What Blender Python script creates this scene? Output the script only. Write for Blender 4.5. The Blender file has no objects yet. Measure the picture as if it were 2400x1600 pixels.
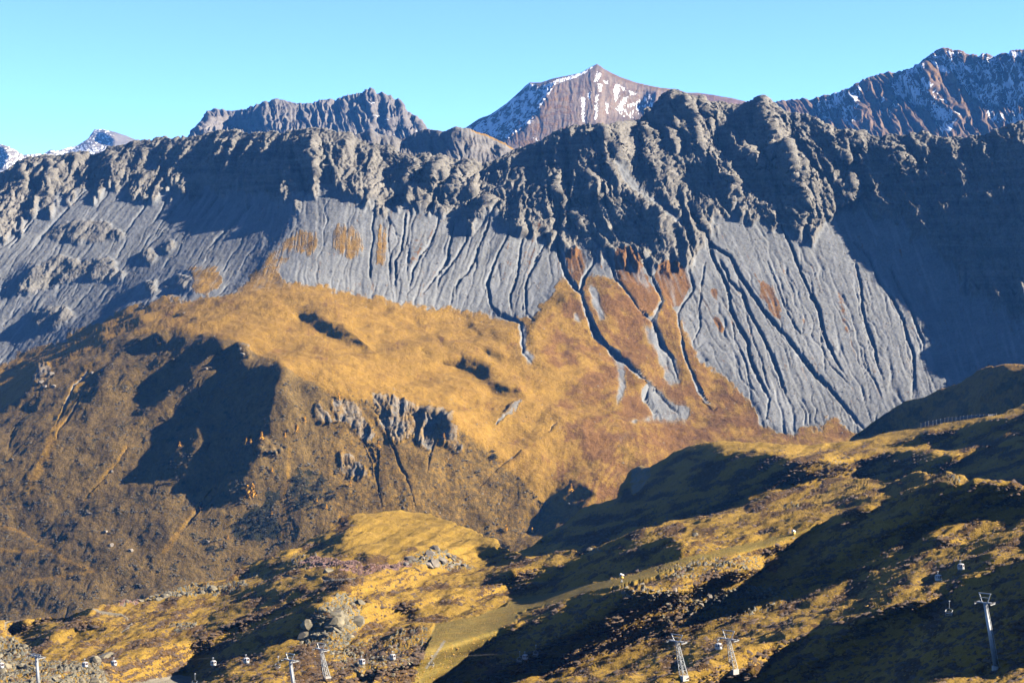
import bpy, bmesh, math, random
import numpy as np
from mathutils import Vector, Matrix

# ------------------------------------------------------------------ camera, sky, sun, exposure
scene = bpy.context.scene
col = scene.collection
F = 4400.0            # focal length in photograph pixels (2400 wide)
HZ = 640.0            # row of the eye level in the photograph
EL, AZ = math.radians(27.0), math.radians(4.0)   # sun: elevation, turn out of the picture plane (from the right)
SUNV = np.array([math.cos(EL) * math.cos(AZ), -math.cos(EL) * math.sin(AZ), math.sin(EL)])

cam_d = bpy.data.cameras.new('camera')
cam = bpy.data.objects.new('camera', cam_d)
col.objects.link(cam)
cam.rotation_euler = (math.pi / 2, 0, 0)
cam_d.sensor_width = 36.0
cam_d.lens = 36.0 * F / 2400.0
cam_d.shift_y = (HZ - 800.0) / 2400.0
cam_d.clip_start = 1.0
cam_d.clip_end = 60000.0
scene.camera = cam

world = bpy.data.worlds.new('World')
scene.world = world
world.use_nodes = True
wn = world.node_tree
bg = wn.nodes['Background']
sky = wn.nodes.new('ShaderNodeTexSky')
sky.sky_type = 'NISHITA'
sky.sun_disc = False
sky.sun_elevation = EL
sky.sun_rotation = math.radians(90.0) + AZ
sky.altitude = 3500.0
sky.air_density = 0.5
sky.dust_density = 0.12
sky.ozone_density = 5.0
wn.links.new(sky.outputs[0], bg.inputs[0])
bg.inputs[1].default_value = 0.074

sun_d = bpy.data.lights.new('sun', 'SUN')
sun_d.energy = 5.0
sun_d.angle = math.radians(0.5)
sun_d.color = (1.0, 0.86, 0.69)
sun = bpy.data.objects.new('sun', sun_d)
col.objects.link(sun)
sun.rotation_euler = Vector(SUNV.tolist()).to_track_quat('Z', 'Y').to_euler()

vs = scene.view_settings
vs.view_transform = 'Standard'
vs.look = 'None'
vs.gamma = 1.0
vs.use_curve_mapping = False
vs.exposure = 2.65
scene.cycles.max_bounces = 4
scene.cycles.diffuse_bounces = 0
scene.cycles.volume_bounces = 0
scene.cycles.use_denoising = True

# ------------------------------------------------------------------ numeric helpers
rng = np.random.RandomState(7)
random.seed(7)
_P = rng.permutation(256).astype(np.int32)
_P = np.concatenate([_P, _P, _P])
_G3 = rng.normal(size=(256, 3)).astype(np.float32)
_G3 /= np.linalg.norm(_G3, axis=1)[:, None]

_J = rng.rand(256, 4).astype(np.float32)

def noise3(x, y, z):
    """gradient noise, about -1..1, any array shape"""
    x = np.asarray(x, np.float32); y = np.asarray(y, np.float32); z = np.asarray(z, np.float32)
    x, y, z = np.broadcast_arrays(x, y, z)
    xi = np.floor(x).astype(np.int32); yi = np.floor(y).astype(np.int32); zi = np.floor(z).astype(np.int32)
    xf = x - xi; yf = y - yi; zf = z - zi
    u = xf * xf * xf * (xf * (xf * 6 - 15) + 10)
    v = yf * yf * yf * (yf * (yf * 6 - 15) + 10)
    w = zf * zf * zf * (zf * (zf * 6 - 15) + 10)
    xi &= 255; yi &= 255; zi &= 255
    out = 0
    for dx in (0, 1):
        wx = u if dx else 1 - u
        px = _P[(xi + dx) & 255]
        for dy in (0, 1):
            wy = v if dy else 1 - v
            pxy = _P[px + ((yi + dy) & 255)]
            for dz in (0, 1):
                wz = w if dz else 1 - w
                g = _G3[_P[pxy + ((zi + dz) & 255)]]
                out = out + wx * wy * wz * (g[..., 0] * (xf - dx) + g[..., 1] * (yf - dy) + g[..., 2] * (zf - dz))
    return out * 1.6

def fbm(x, y, z, octaves=4, gain=0.5, lac=2.03):
    s = 0; a = 1.0; f = 1.0
    for o in range(octaves):
        s = s + a * noise3(x * f + 17.3 * o, y * f + 5.1 * o, z * f + 9.7 * o)
        a *= gain; f *= lac
    return s

def ridged(x, y, z, octaves=5, gain=0.55, lac=2.07):
    """ridged multifractal, about 0..1.6, ridges high"""
    s = 0; a = 1.0; f = 1.0; prev = 1.0
    for o in range(octaves):
        n = 1.0 - np.abs(noise3(x * f + 31.7 * o, y * f + 11.9 * o, z * f + 3.3 * o)) * 1.3
        n = n * n
        s = s + a * n * prev
        prev = np.clip(n, 0, 1)
        a *= gain; f *= lac
    return s

def facets(x, y, z, seed=0):
    """broken-rock relief: every cell of a jittered lattice is one tilted flat face"""
    x = np.asarray(x, np.float32); y = np.asarray(y, np.float32); z = np.asarray(z, np.float32)
    xi = np.floor(x).astype(np.int32); yi = np.floor(y).astype(np.int32); zi = np.floor(z).astype(np.int32)
    best = np.full(x.shape, 1e9, np.float32); val = np.zeros(x.shape, np.float32)
    for dx in (-1, 0, 1):
        for dy in (-1, 0, 1):
            for dz in (-1, 0, 1):
                cx, cy, cz = xi + dx, yi + dy, zi + dz
                k = _P[_P[_P[(cx + seed) & 255] + (cy & 255)] + (cz & 255)]
                j = _J[k]
                ex = x - cx - j[..., 0]; ey = y - cy - j[..., 1]; ez = z - cz - j[..., 2]
                d = ex * ex + ey * ey + ez * ez
                g = _G3[k]
                v = 0.45 * j[..., 3] + 0.27 + 0.95 * (g[..., 0] * ex + g[..., 1] * ey + g[..., 2] * ez)
                b = d < best
                val = np.where(b, v, val); best = np.where(b, d, best)
    return val - 0.5

def sstep(a, b, x):
    t = np.clip((x - a) / (b - a), 0, 1)
    return t * t * (3 - 2 * t)

TS = 2281.0 / 800.0
TILE = {1: (0, 100), 2: (800, 100), 3: (1600, 50), 4: (0, 600), 5: (800, 600), 6: (1600, 600),
        7: (0, 1050), 8: (800, 1050), 9: (1600, 1050)}
def T(n, pts):            # points measured on an enlarged part of the photograph -> photograph pixels
    ox, oy = TILE[n]
    return [(ox + p[0] / TS, oy + p[1] / TS) + tuple(p[2:]) for p in pts]
def W(n, pts):
    ox = 0 if n == 1 else 1200
    return [(ox + p[0] / 1.96, 900 + p[1] / 1.96) + tuple(p[2:]) for p in pts]

def poly_mask(poly, X, Y):
    """1 inside, 0 outside, even-odd"""
    P = np.array([p[:2] for p in poly], float)
    m = np.zeros(X.shape, bool)
    x0, y0 = P.min(0); x1, y1 = P.max(0)
    sel = (X >= x0) & (X <= x1) & (Y >= y0) & (Y <= y1)
    xs = X[sel]; ys = Y[sel]
    c = np.zeros(xs.shape, bool)
    n = len(P)
    for i in range(n):
        ax, ay = P[i]; bx, by = P[(i + 1) % n]
        if ay == by:
            continue
        k = ((ay > ys) != (by > ys)) & (xs < (bx - ax) * (ys - ay) / (by - ay) + ax)
        c ^= k
    m[sel] = c
    return m

def line_dist(line, X, Y, reach):
    """distance in pixels to a polyline, signed side (+ right of travel) and fraction along it"""
    P = np.array([p[:2] for p in line], float)
    seg = np.hypot(*(P[1:] - P[:-1]).T)
    cum = np.concatenate([[0], np.cumsum(seg)])
    D = np.full(X.shape, 1e9, np.float32); S = np.zeros(X.shape, np.float32); Q = np.zeros(X.shape, np.float32)
    for i in range(len(P) - 1):
        ax, ay = P[i]; bx, by = P[i + 1]
        sel = (X > min(ax, bx) - reach) & (X < max(ax, bx) + reach) & (Y > min(ay, by) - reach) & (Y < max(ay, by) + reach)
        xs = X[sel]; ys = Y[sel]
        dx, dy = bx - ax, by - ay
        l2 = dx * dx + dy * dy + 1e-9
        t = np.clip(((xs - ax) * dx + (ys - ay) * dy) / l2, 0, 1)
        ex = xs - ax - t * dx; ey = ys - ay - t * dy
        d = np.hypot(ex, ey)
        cur = D[sel]; b = d < cur
        cur[b] = d[b]; D[sel] = cur
        s = S[sel]; s[b] = np.sign(ex * dy - ey * dx)[b]; S[sel] = s
        q = Q[sel]; q[b] = ((cum[i] + t * seg[i]) / cum[-1])[b]; Q[sel] = q
    return D, S, Q

def blur(a, n=1):
    for _ in range(n):
        p = np.pad(a, 1, mode='edge')
        a = (p[:-2, 1:-1] + p[2:, 1:-1] + p[1:-1, :-2] + p[1:-1, 2:] + 4 * a) / 8.0
    return a

def pchip_cols(knx, kny, xq):
    """per-column monotone cubic: knx,kny (K,C) increasing knx, xq (R,C)"""
    K = knx.shape[0]
    h = knx[1:] - knx[:-1]
    d = (kny[1:] - kny[:-1]) / h
    m = np.zeros_like(kny)
    m[0] = d[0]; m[-1] = d[-1]
    for k in range(1, K - 1):
        w1 = 2 * h[k] + h[k - 1]; w2 = h[k] + 2 * h[k - 1]
        ok = d[k - 1] * d[k] > 0
        with np.errstate(divide='ignore', invalid='ignore'):
            mm = (w1 + w2) / (w1 / d[k - 1] + w2 / d[k])
        m[k] = np.where(ok, mm, 0)
    out = np.zeros_like(xq)
    for k in range(K - 1):
        lo = -1e9 if k == 0 else knx[k]
        hi = 1e9 if k == K - 2 else knx[k + 1]
        s = (xq >= lo) & (xq < hi)
        t = (xq - knx[k]) / h[k]
        tc = np.clip(t, 0, 1)
        hh = (2 * tc**3 - 3 * tc**2 + 1) * kny[k] + (tc**3 - 2 * tc**2 + tc) * h[k] * m[k] + (-2 * tc**3 + 3 * tc**2) * kny[k + 1] + (tc**3 - tc**2) * h[k] * m[k + 1]
        hh = hh + np.where(t < 0, t * h[k] * m[k], 0) + np.where(t > 1, (t - 1) * h[k] * m[k + 1], 0)
        out = np.where(s, hh, out)
    return out

def bilin(A, fx, fy):
    R, C = A.shape
    fx = np.clip(fx, 0, C - 1.001); fy = np.clip(fy, 0, R - 1.001)
    x = fx.astype(np.int32); y = fy.astype(np.int32)
    u = fx - x; v = fy - y
    return (A[y, x] * (1 - u) + A[y, x + 1] * u) * (1 - v) + (A[y + 1, x] * (1 - u) + A[y + 1, x + 1] * u) * v

# ------------------------------------------------------------------ terrain engine
# A piece of terrain is measured as a surface over the photograph: every photograph point (px, py) of it has
# a distance y from the camera plane, and so a real place (a*y, y, e*y) with a = (px-1200)/F, e = (HZ-py)/F.
# The distances come from surveyed lines, then the slopes are refined so that faces turned from the sun are
# where the photograph shows them; gullies, ribs and rock relief are cut into the surface after that.
class Terrain:
    def __init__(self, name, lines, top, bottom, px0, px1, shade, step, rows, back=(260, 0.65, 26), h=5.0,
                 w0=2.0, wg=0.04, dark=-0.10, lit=0.38, wlit=0.35, fine_to=None, tpow=1.0):
        self.name = name
        py0 = min(p[1] for p in top) - 30; py1 = max(p[1] for p in bottom) + 30
        gx = np.arange(px0, px1 + h, h); gy = np.arange(py0, py1 + h, h)
        X, Y = np.meshgrid(gx, gy)
        self.gx, self.gy, self.h = gx, gy, h
        knx = np.array([np.interp(gx, [p[0] for p in L], [p[1] for p in L]) for L in lines])
        kny = np.array([np.interp(gx, [p[0] for p in L], [1.0 / p[2] for p in L]) for L in lines])
        for k in range(1, len(lines)):
            knx[k] = np.maximum(knx[k], knx[k - 1] + 6)
        # surveyed lines are smoothed a little so that they leave no kinks
        ker = np.hanning(41); ker /= ker.sum()
        kny = np.array([np.convolve(np.pad(r, 20, mode='edge'), ker, mode='valid') for r in kny])
        knx[1:] = np.array([np.convolve(np.pad(r, 20, mode='edge'), ker, mode='valid') for r in knx[1:]])
        q = pchip_cols(knx, kny, Y)
        L0 = np.log(1.0 / np.clip(q, 1.0 / 40000, 1.0 / 150))
        # target sun-facing value
        tgt = np.full(X.shape, np.nan)
        wgt = np.full(X.shape, wlit)
        d = h / F
        def grads(L):
            Lx = np.empty_like(L); Lx[:, :-1] = (L[:, 1:] - L[:, :-1]) / d; Lx[:, -1] = Lx[:, -2]
            Le = np.empty_like(L); Le[1:] = (L[:-1] - L[1:]) / d; Le[0] = Le[1]
            return Lx, Le
        Lx, Le = grads(L0)
        nn = np.sqrt(Lx**2 + 1 + Le**2)
        c1, c2, c0 = SUNV[0], SUNV[2], -SUNV[1]
        t0 = (c1 * Lx + c2 * Le + c0) / nn
        tgt = np.maximum(t0, lit)
        # domain-warped drawing of the shade map
        wx = 7 * fbm(X / 60, Y / 60, 0 * X, 3); wy = 7 * fbm(X / 60, Y / 60, 0 * X + 40, 3)
        sm = np.zeros(X.shape)
        for val, poly in shade:
            m = poly_mask(poly, X + wx, Y + wy)
            if val >= 0:
                sm = np.where(m, np.maximum(sm, val), sm)
            else:                                  # negative: sunny side
                sm = np.where(m & (sm <= 0), val, sm)
        sm = blur(sm, 2)
        self.sm = sm
        tgt = np.where(sm > 0, tgt * (1 - np.clip(sm, 0, 1)) + dark * np.clip(sm, 0, 1) - 0.14 * np.clip(sm - 1, 0, 1), tgt + (0.62 - tgt) * np.clip(-sm, 0, 1))
        wg0 = wlit + np.where(sm > 0, 3.0 - wlit, 1.0 - wlit) * np.clip(np.abs(sm), 0, 1)
        L = L0.copy()
        for outer in range(3):
            b = tgt * nn - c0
            wgt = wg0 * np.clip(np.median(nn) / nn, 0.2, 3.0) ** 1.5
            def A(v):
                Lx = (v[:, 1:] - v[:, :-1]) / d; Le = (v[:-1] - v[1:]) / d
                r = np.zeros_like(v)
                r[1:, :-1] = wgt[1:, :-1] * (c1 * Lx[1:] + c2 * Le[:, :-1])
                out = w0 * v
                out[:, 1:] += wg * Lx / d; out[:, :-1] -= wg * Lx / d
                out[:-1] += wg * Le / d; out[1:] -= wg * Le / d
                rr = r[1:, :-1]
                out[1:, 1:] += c1 * rr / d; out[1:, :-1] -= c1 * rr / d
                out[:-1, :-1] += c2 * rr / d; out[1:, :-1] -= c2 * rr / d
                return out
            Lx0, Le0 = grads(L0)
            rb = (wgt * (b - c1 * Lx0 - c2 * Le0))[1:, :-1]
            rhs = np.zeros_like(L0)
            rhs[1:, 1:] += c1 * rb / d; rhs[1:, :-1] -= c1 * rb / d
            rhs[:-1, :-1] += c2 * rb / d; rhs[1:, :-1] -= c2 * rb / d
            v = L - L0
            r = rhs - A(v); p = r.copy(); rs = (r * r).sum()
            for it in range(400):
                Ap = A(p)
                al = rs / max((p * Ap).sum(), 1e-30)
                v += al * p; r -= al * Ap
                rn = (r * r).sum()
                if rn < 1e-10 * (rhs * rhs).sum():
                    break
                p = r + (rn / rs) * p; rs = rn
            L = L0 + v
            Lx, Le = grads(L)
            nn = np.sqrt(Lx**2 + 1 + Le**2)
        self.Lg = blur(L, 1)
        # mesh grid
        cols = np.arange(px0, px1 + step, step) if fine_to is None else np.concatenate([np.arange(px0, fine_to, step), np.arange(fine_to, px1 + 9, 9.0)])
        tp = np.interp(cols, [p[0] for p in top], [p[1] for p in top])
        bt = np.interp(cols, [p[0] for p in bottom], [p[1] for p in bottom])
        bt = np.maximum(bt, tp + 8)
        t = (np.linspace(0, 1, rows) ** tpow)[:, None]
        self.PX = np.broadcast_to(cols[None, :], (rows, len(cols))).copy()
        self.PY = tp[None, :] * (1 - t) + bt[None, :] * t
        self.L = bilin(self.Lg, (self.PX - gx[0]) / h, (self.PY - gy[0]) / h)
        self.back = back
        self.cols, self.rows = cols, rows
        self.masks = {}

    def positions(self):
        y = np.exp(self.L)
        P = np.stack([(self.PX - 1200) / F * y, y, (HZ - self.PY) / F * y], -1)
        if self.back:
            dist, drop, n = self.back
            top = P[0]
            k = (np.arange(n, 0, -1) / n)[:, None]
            k = k ** 1.5
            B = np.empty((n, len(self.cols), 3))
            B[..., 1] = top[None, :, 1] + dist * k
            B[..., 0] = top[None, :, 0] * B[..., 1] / top[None, :, 1]
            B[..., 2] = top[None, :, 2] - dist * drop * k
            P = np.concatenate([B, P], 0)
        return P

    def full(self, A):       # extend a per-vertex array over the back rows
        if self.back:
            return np.concatenate([np.repeat(A[:1], self.back[2], 0), A], 0)
        return A

    def normals(self, P):
        du = np.empty_like(P); dv = np.empty_like(P)
        du[:, 1:-1] = P[:, 2:] - P[:, :-2]; du[:, 0] = P[:, 1] - P[:, 0]; du[:, -1] = P[:, -1] - P[:, -2]
        dv[1:-1] = P[2:] - P[:-2]; dv[0] = P[1] - P[0]; dv[-1] = P[-1] - P[-2]
        n = np.cross(dv, du)
        n /= np.linalg.norm(n, axis=-1, keepdims=True) + 1e-9
        n[n[..., 2] < 0] *= 1
        return n

    def build(self, P, material, kind='structure', label=None, category=None):
        self.P = P
        R, C, _ = P.shape
        me = bpy.data.meshes.new(self.name)
        me.vertices.add(R * C)
        me.vertices.foreach_set('co', P.astype(np.float32).ravel())
        idx = np.arange(R * C).reshape(R, C)
        quads = np.stack([idx[1:, :-1], idx[1:, 1:], idx[:-1, 1:], idx[:-1, :-1]], -1).reshape(-1, 4)
        nq = len(quads)
        me.loops.add(nq * 4)
        me.polygons.add(nq)
        me.loops.foreach_set('vertex_index', quads.ravel().astype(np.int32))
        me.polygons.foreach_set('loop_start', np.arange(0, nq * 4, 4, dtype=np.int32))
        me.polygons.foreach_set('use_smooth', np.ones(nq, bool))
        me.update(calc_edges=True)
        names = [('mask_a', ('rock', 'grass', 'heath', 'shrub')), ('mask_b', ('snow', 'path', 'redrock', 'rust'))]
        for an, chans in names:
            at = me.attributes.new(an, 'FLOAT_COLOR', 'POINT')
            v = np.zeros((R, C, 4), np.float32)
            for i, ch in enumerate(chans):
                if ch in self.masks:
                    v[..., i] = self.masks[ch]
            at.data.foreach_set('color', v.ravel())
        me.materials.append(material)
        ob = bpy.data.objects.new(self.name, me)
        col.objects.link(ob)
        if kind:
            ob['kind'] = kind
        if label:
            ob['label'] = label
        if category:
            ob['category'] = category
        self.ob = ob
        return ob

    def at(self, px, py):
        """the place on the finished surface that was measured at photograph point (px, py)"""
        c = (px - self.cols[0]) / (self.cols[1] - self.cols[0])
        tp = np.interp(px, self.cols, self.PY[0]); bt = np.interp(px, self.cols, self.PY[-1])
        r = np.clip((py - tp) / (bt - tp), 0, 1) * (self.rows - 1)
        off = self.back[2] if self.back else 0
        out = [float(bilin(self.P[off:, :, k], np.array(c), np.array(r))) for k in range(3)]
        return Vector(out)

    def at_screen(self, px, py):
        """the visible place whose picture falls on (px, py): searched over the finished surface"""
        off = self.back[2] if self.back else 0
        c = int(np.searchsorted(self.cols, px))
        lo, hi = max(0, c - 14), min(len(self.cols), c + 15)
        Q = self.P[off:, lo:hi]
        sx = 1200 + F * Q[..., 0] / Q[..., 1]; sy = HZ - F * Q[..., 2] / Q[..., 1]
        d = (sx - px) ** 2 + (sy - py) ** 2
        near = d < max(d.min() * 2, 6.0)
        yy = np.where(near, Q[..., 1], 1e9)
        i = np.unravel_index(np.argmin(yy), yy.shape)
        return Vector(Q[i].tolist())

# ------------------------------------------------------------------ terrain material
def terrain_material(name, colors, scale=1.0, bump=1.0):
    m = bpy.data.materials.new(name)
    m.use_nodes = True
    nt = m.node_tree
    N = nt.nodes; K = nt.links
    bs = N['Principled BSDF']
    bs.inputs['Roughness'].default_value = 0.95
    bs.inputs['Specular IOR Level'].default_value = 0.1
    geo = N.new('ShaderNodeNewGeometry')
    pos = geo.outputs['Position']
    def noise(sc, det=4.0, rough=0.55, vec=None, dist=0.0):
        n = N.new('ShaderNodeTexNoise')
        n.inputs['Scale'].default_value = sc
        n.inputs['Detail'].default_value = det
        n.inputs['Roughness'].default_value = rough
        n.inputs['Distortion'].default_value = dist
        K.new(vec if vec is not None else pos, n.inputs['Vector'])
        return n.outputs['Fac']
    def ramp(fac, stops):
        r = N.new('ShaderNodeValToRGB')
        els = r.color_ramp.elements
        while len(els) < len(stops):
            els.new(0.5)
        for e, (p, c) in zip(els, stops):
            e.position = p; e.color = (*c, 1)
        K.new(fac, r.inputs[0])
        return r.outputs[0]
    def mix(fac, a, b):
        x = N.new('ShaderNodeMix'); x.data_type = 'RGBA'
        K.new(fac, x.inputs[0]); K.new(a, x.inputs[6]); K.new(b, x.inputs[7])
        return x.outputs[2]
    def math_(op, a, b=None, c=None):
        x = N.new('ShaderNodeMath'); x.operation = op
        for i, v in enumerate((a, b, c)):
            if v is None: continue
            if isinstance(v, (int, float)): x.inputs[i].default_value = v
            else: K.new(v, x.inputs[i])
        return x.outputs[0]
    def attr(nm):
        a = N.new('ShaderNodeAttribute'); a.attribute_name = nm
        s = N.new('ShaderNodeSeparateColor'); K.new(a.outputs['Color'], s.inputs[0])
        return s.outputs[0], s.outputs[1], s.outputs[2], a.outputs['Alpha']
    rock, grass, heath, shrub = attr('mask_a')
    snow, path, redrock, rust = attr('mask_b')
    big = noise(0.012 * scale, 3)
    mid = noise(0.09 * scale, 5, 0.6)
    fine = noise(0.55 * scale, 5, 0.65)
    vfine = noise(1.9 * scale, 4, 0.7)
    def rag(m, n, k=1.0, sharp=4.0):
        a = math_('MULTIPLY_ADD', n, k, math_('SUBTRACT', m, 0.5 + 0.5 * k))
        x = N.new('ShaderNodeMath'); x.operation = 'MULTIPLY_ADD'; x.use_clamp = True
        K.new(a, x.inputs[0]); x.inputs[1].default_value = sharp; x.inputs[2].default_value = 0.5
        return x.outputs[0]
    mott = noise(0.40 * scale, 7, 0.74)
    mott2 = noise(0.11 * scale, 6, 0.70)
    heath = rag(heath, mott, 1.3, 5.0)
    grass = rag(grass, mott2, 1.1, 3.2)
    rust = rag(rust, mott2, 1.5, 3.0)
    shrub = rag(shrub, mott, 1.2, 5.0)
    snow = rag(snow, mott2, 0.7, 4.0)
    redrock = rag(redrock, mott, 1.0, 4.0)
    def two(c1, c2, c3, f=mid):
        c1, c2, c3 = [(0.30 * c[0], 0.325 * c[1], 0.345 * c[2]) for c in (c1, c2, c3)]
        return ramp(f, [(0.385, c1), (0.5, c2), (0.615, c3)])
    cmix = math_('MULTIPLY_ADD', fine, 0.5, math_('MULTIPLY', mid, 0.5))
    gmix = math_('MULTIPLY_ADD', vfine, 0.4, math_('MULTIPLY_ADD', fine, 0.35, math_('MULTIPLY', mid, 0.25)))
    c = two(*colors['scree'], f=gmix)
    # rock with tilted bedding
    mp = N.new('ShaderNodeMapping'); mp.inputs['Rotation'].default_value = (0.18, 0.12, 0.0)
    mp.inputs['Scale'].default_value = (0.012 * scale, 0.012 * scale, 0.22 * scale)
    K.new(pos, mp.inputs['Vector'])
    bed = noise(1.0, 5, 0.6, mp.outputs[0], 0.6)
    rk = two(*colors['rock'], f=math_('MULTIPLY_ADD', bed, 0.28, math_('MULTIPLY', gmix, 0.72)))
    c = mix(rock, c, rk)
    c = mix(grass, c, two(*colors['grass'], f=gmix))
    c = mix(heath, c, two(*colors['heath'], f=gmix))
    c = mix(rust, c, two(*colors['rust'], f=gmix))
    c = mix(redrock, c, two(*colors['redrock'], f=cmix))
    c = mix(shrub, c, two(*colors['shrub'], f=gmix))
    c = mix(path, c, two(*colors['path'], f=gmix))
    sn = N.new('ShaderNodeRGB'); sn.outputs[0].default_value = (0.42, 0.44, 0.46, 1)
    c = mix(snow, c, sn.outputs[0])
    # broad unevenness of growth and weathering
    v = math_('MULTIPLY_ADD', big, 0.5, 0.75)
    hs = N.new('ShaderNodeHueSaturation'); K.new(v, hs.inputs['Value']); K.new(c, hs.inputs['Color'])
    K.new(hs.outputs[0], bs.inputs['Base Color'])
    b1 = N.new('ShaderNodeBump'); b1.inputs['Strength'].default_value = 0.8 * bump
    b1.inputs['Distance'].default_value = 0.9 / scale
    hgt = math_('MULTIPLY_ADD', vfine, 0.35, fine)
    hgt = math_('MULTIPLY', hgt, math_('SUBTRACT', 1.0, math_('MULTIPLY', snow, 0.8)))
    hgt = math_('MULTIPLY', hgt, math_('MULTIPLY_ADD', math_('MAXIMUM', rock, math_('MAXIMUM', grass, redrock)), 0.65, 0.35))
    K.new(hgt, b1.inputs['Height'])
    K.new(b1.outputs[0], bs.inputs['Normal'])
    return m

COL = dict(
    scree=((0.18, 0.178, 0.174), (0.265, 0.262, 0.255), (0.355, 0.347, 0.332)),
    rock=((0.15, 0.135, 0.115), (0.29, 0.258, 0.215), (0.45, 0.395, 0.32)),
    grass=((0.22, 0.110, 0.018), (0.38, 0.205, 0.034), (0.50, 0.285, 0.05)),
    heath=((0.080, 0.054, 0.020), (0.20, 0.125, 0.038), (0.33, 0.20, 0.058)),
    rust=((0.14, 0.062, 0.018), (0.25, 0.115, 0.030), (0.33, 0.165, 0.045)),
    redrock=((0.11, 0.055, 0.05), (0.20, 0.11, 0.10), (0.29, 0.19, 0.165)),
    shrub=((0.018, 0.020, 0.010), (0.040, 0.040, 0.018), (0.075, 0.065, 0.028)),
    path=((0.22, 0.18, 0.13), (0.32, 0.27, 0.20), (0.40, 0.35, 0.27)),
)
COL_M = dict(COL); COL_M['path'] = ((0.28, 0.28, 0.275), (0.36, 0.355, 0.35), (0.44, 0.435, 0.42))
M_MAIN = terrain_material('valley_side_ground', COL_M, 0.55, 1.2)

def warp_mask(polys, PX, PY, wob=6.0, sc=28.0, soft=1):
    wx = wob * fbm(PX / sc, PY / sc, 0 * PX + 3, 4); wy = wob * fbm(PX / sc, PY / sc, 0 * PX + 77, 4)
    m = np.zeros(PX.shape)
    for p in polys:
        m = np.maximum(m, poly_mask(p, PX + wx, PY + wy))
    m = blur(m, 10 * soft)
    return sstep(0.36, 0.64, m + 0.30 * fbm(PX / 7, PY / 7, 0 * PX + 19, 3, 0.7))

# ------------------------------------------------------------------ main mountain side: crest, scree, meadow, shoulder
SKY_M = ([(-250, 430)] + T(1, [(0,865),(50,850),(130,790),(220,765),(300,755),(380,755),(450,755),(560,735),(640,740),(720,700),(800,705),(870,680),(960,665),(1040,650),(1100,632),(1150,650),(1230,628),(1310,635),(1400,605),(1500,595),(1600,600),(1700,610),(1800,600),(1900,605),(1960,585),(2040,575),(2120,580),(2200,595)])
  + T(2, [(0,605),(60,610),(110,640),(190,675),(280,690),(330,690),(400,735),(450,735),(480,760),(545,740),(600,765),(660,740),(720,765),(790,790),(840,790),(880,795),(930,815),(1000,800),(1060,775),(1170,720),(1300,680),(1450,595),(1560,560),(1650,540),(1730,545),(1790,555),(1850,520),(1940,530),(1990,520),(2010,490),(2030,440),(2080,430),(2100,390),(2160,345),(2250,315)])
  + T(3, [(0,470),(30,480),(80,505),(130,500),(180,545),(240,545),(300,560),(350,555),(440,530),(490,510),(530,507),(570,540),(620,560),(680,600),(740,620),(800,620),(850,625),(890,665),(950,690),(1010,700),(1060,715),(1110,735),(1200,740),(1260,770),(1330,775),(1420,750),(1460,770),(1530,755),(1620,745),(1700,780),(1760,790),(1800,765),(1860,780),(1960,765),(2030,750),(2120,720),(2200,700),(2281,670)])
  + [(2480, 280), (2600, 275), (2750, 270), (3100, 260)])
crest_y = [(-250,3250),(0,3130),(350,3040),(600,2900),(735,2720),(850,2730),(1000,2760),(1150,2800),(1280,2760),(1400,2640),(1500,2720),(1560,2760),(1760,2760),(1950,2720),(2150,2680),(2400,2630),(2700,2560),(3100,2480)]
line_crest = [(p[0], p[1], np.interp(p[0], [c[0] for c in crest_y], [c[1] for c in crest_y])) for p in SKY_M]
line_mid = [(-250,640,2870),(0,610,2800),(350,560,2780),(560,560,2720),(690,500,2540),(850,520,2540),(1000,540,2560),(1150,560,2560),(1300,570,2530),(1450,600,2490),(1600,620,2480),(1800,600,2480),(2000,600,2460),(2200,600,2430),(2400,600,2400),(2700,600,2340),(3100,600,2260)]
line_foot = [(-250,900,2600),(0,850,2550),(200,770,2480),(330,715,2400),(540,690,2400),(640,655,2390),(760,668,2400),(870,700,2410),(1000,718,2420),(1100,724,2410),(1220,752,2380),(1320,800,2330),(1450,880,2260),(1560,980,2190),(1760,1000,2140),(2050,1015,2070),(2400,1000,1990),(2700,1000,1900)]
line_lip = [(-250,1060,2150),(0,985,2130),(120,880,2160),(250,795,2180),(400,785,2130),(560,805,2100),(650,858,2080),(850,928,2060),(1040,975,2070),(1150,1060,2050),(1300,1100,2030),(1500,1110,2010),(1700,1120,1950),(2050,1130,1850),(2700,1130,1700)]
line_bot = [(-250,1480,1740),(0,1460,1740),(300,1430,1760),(600,1360,1800),(900,1300,1850),(1200,1290,1880),(1500,1290,1880),(2700,1300,1640)]

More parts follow.
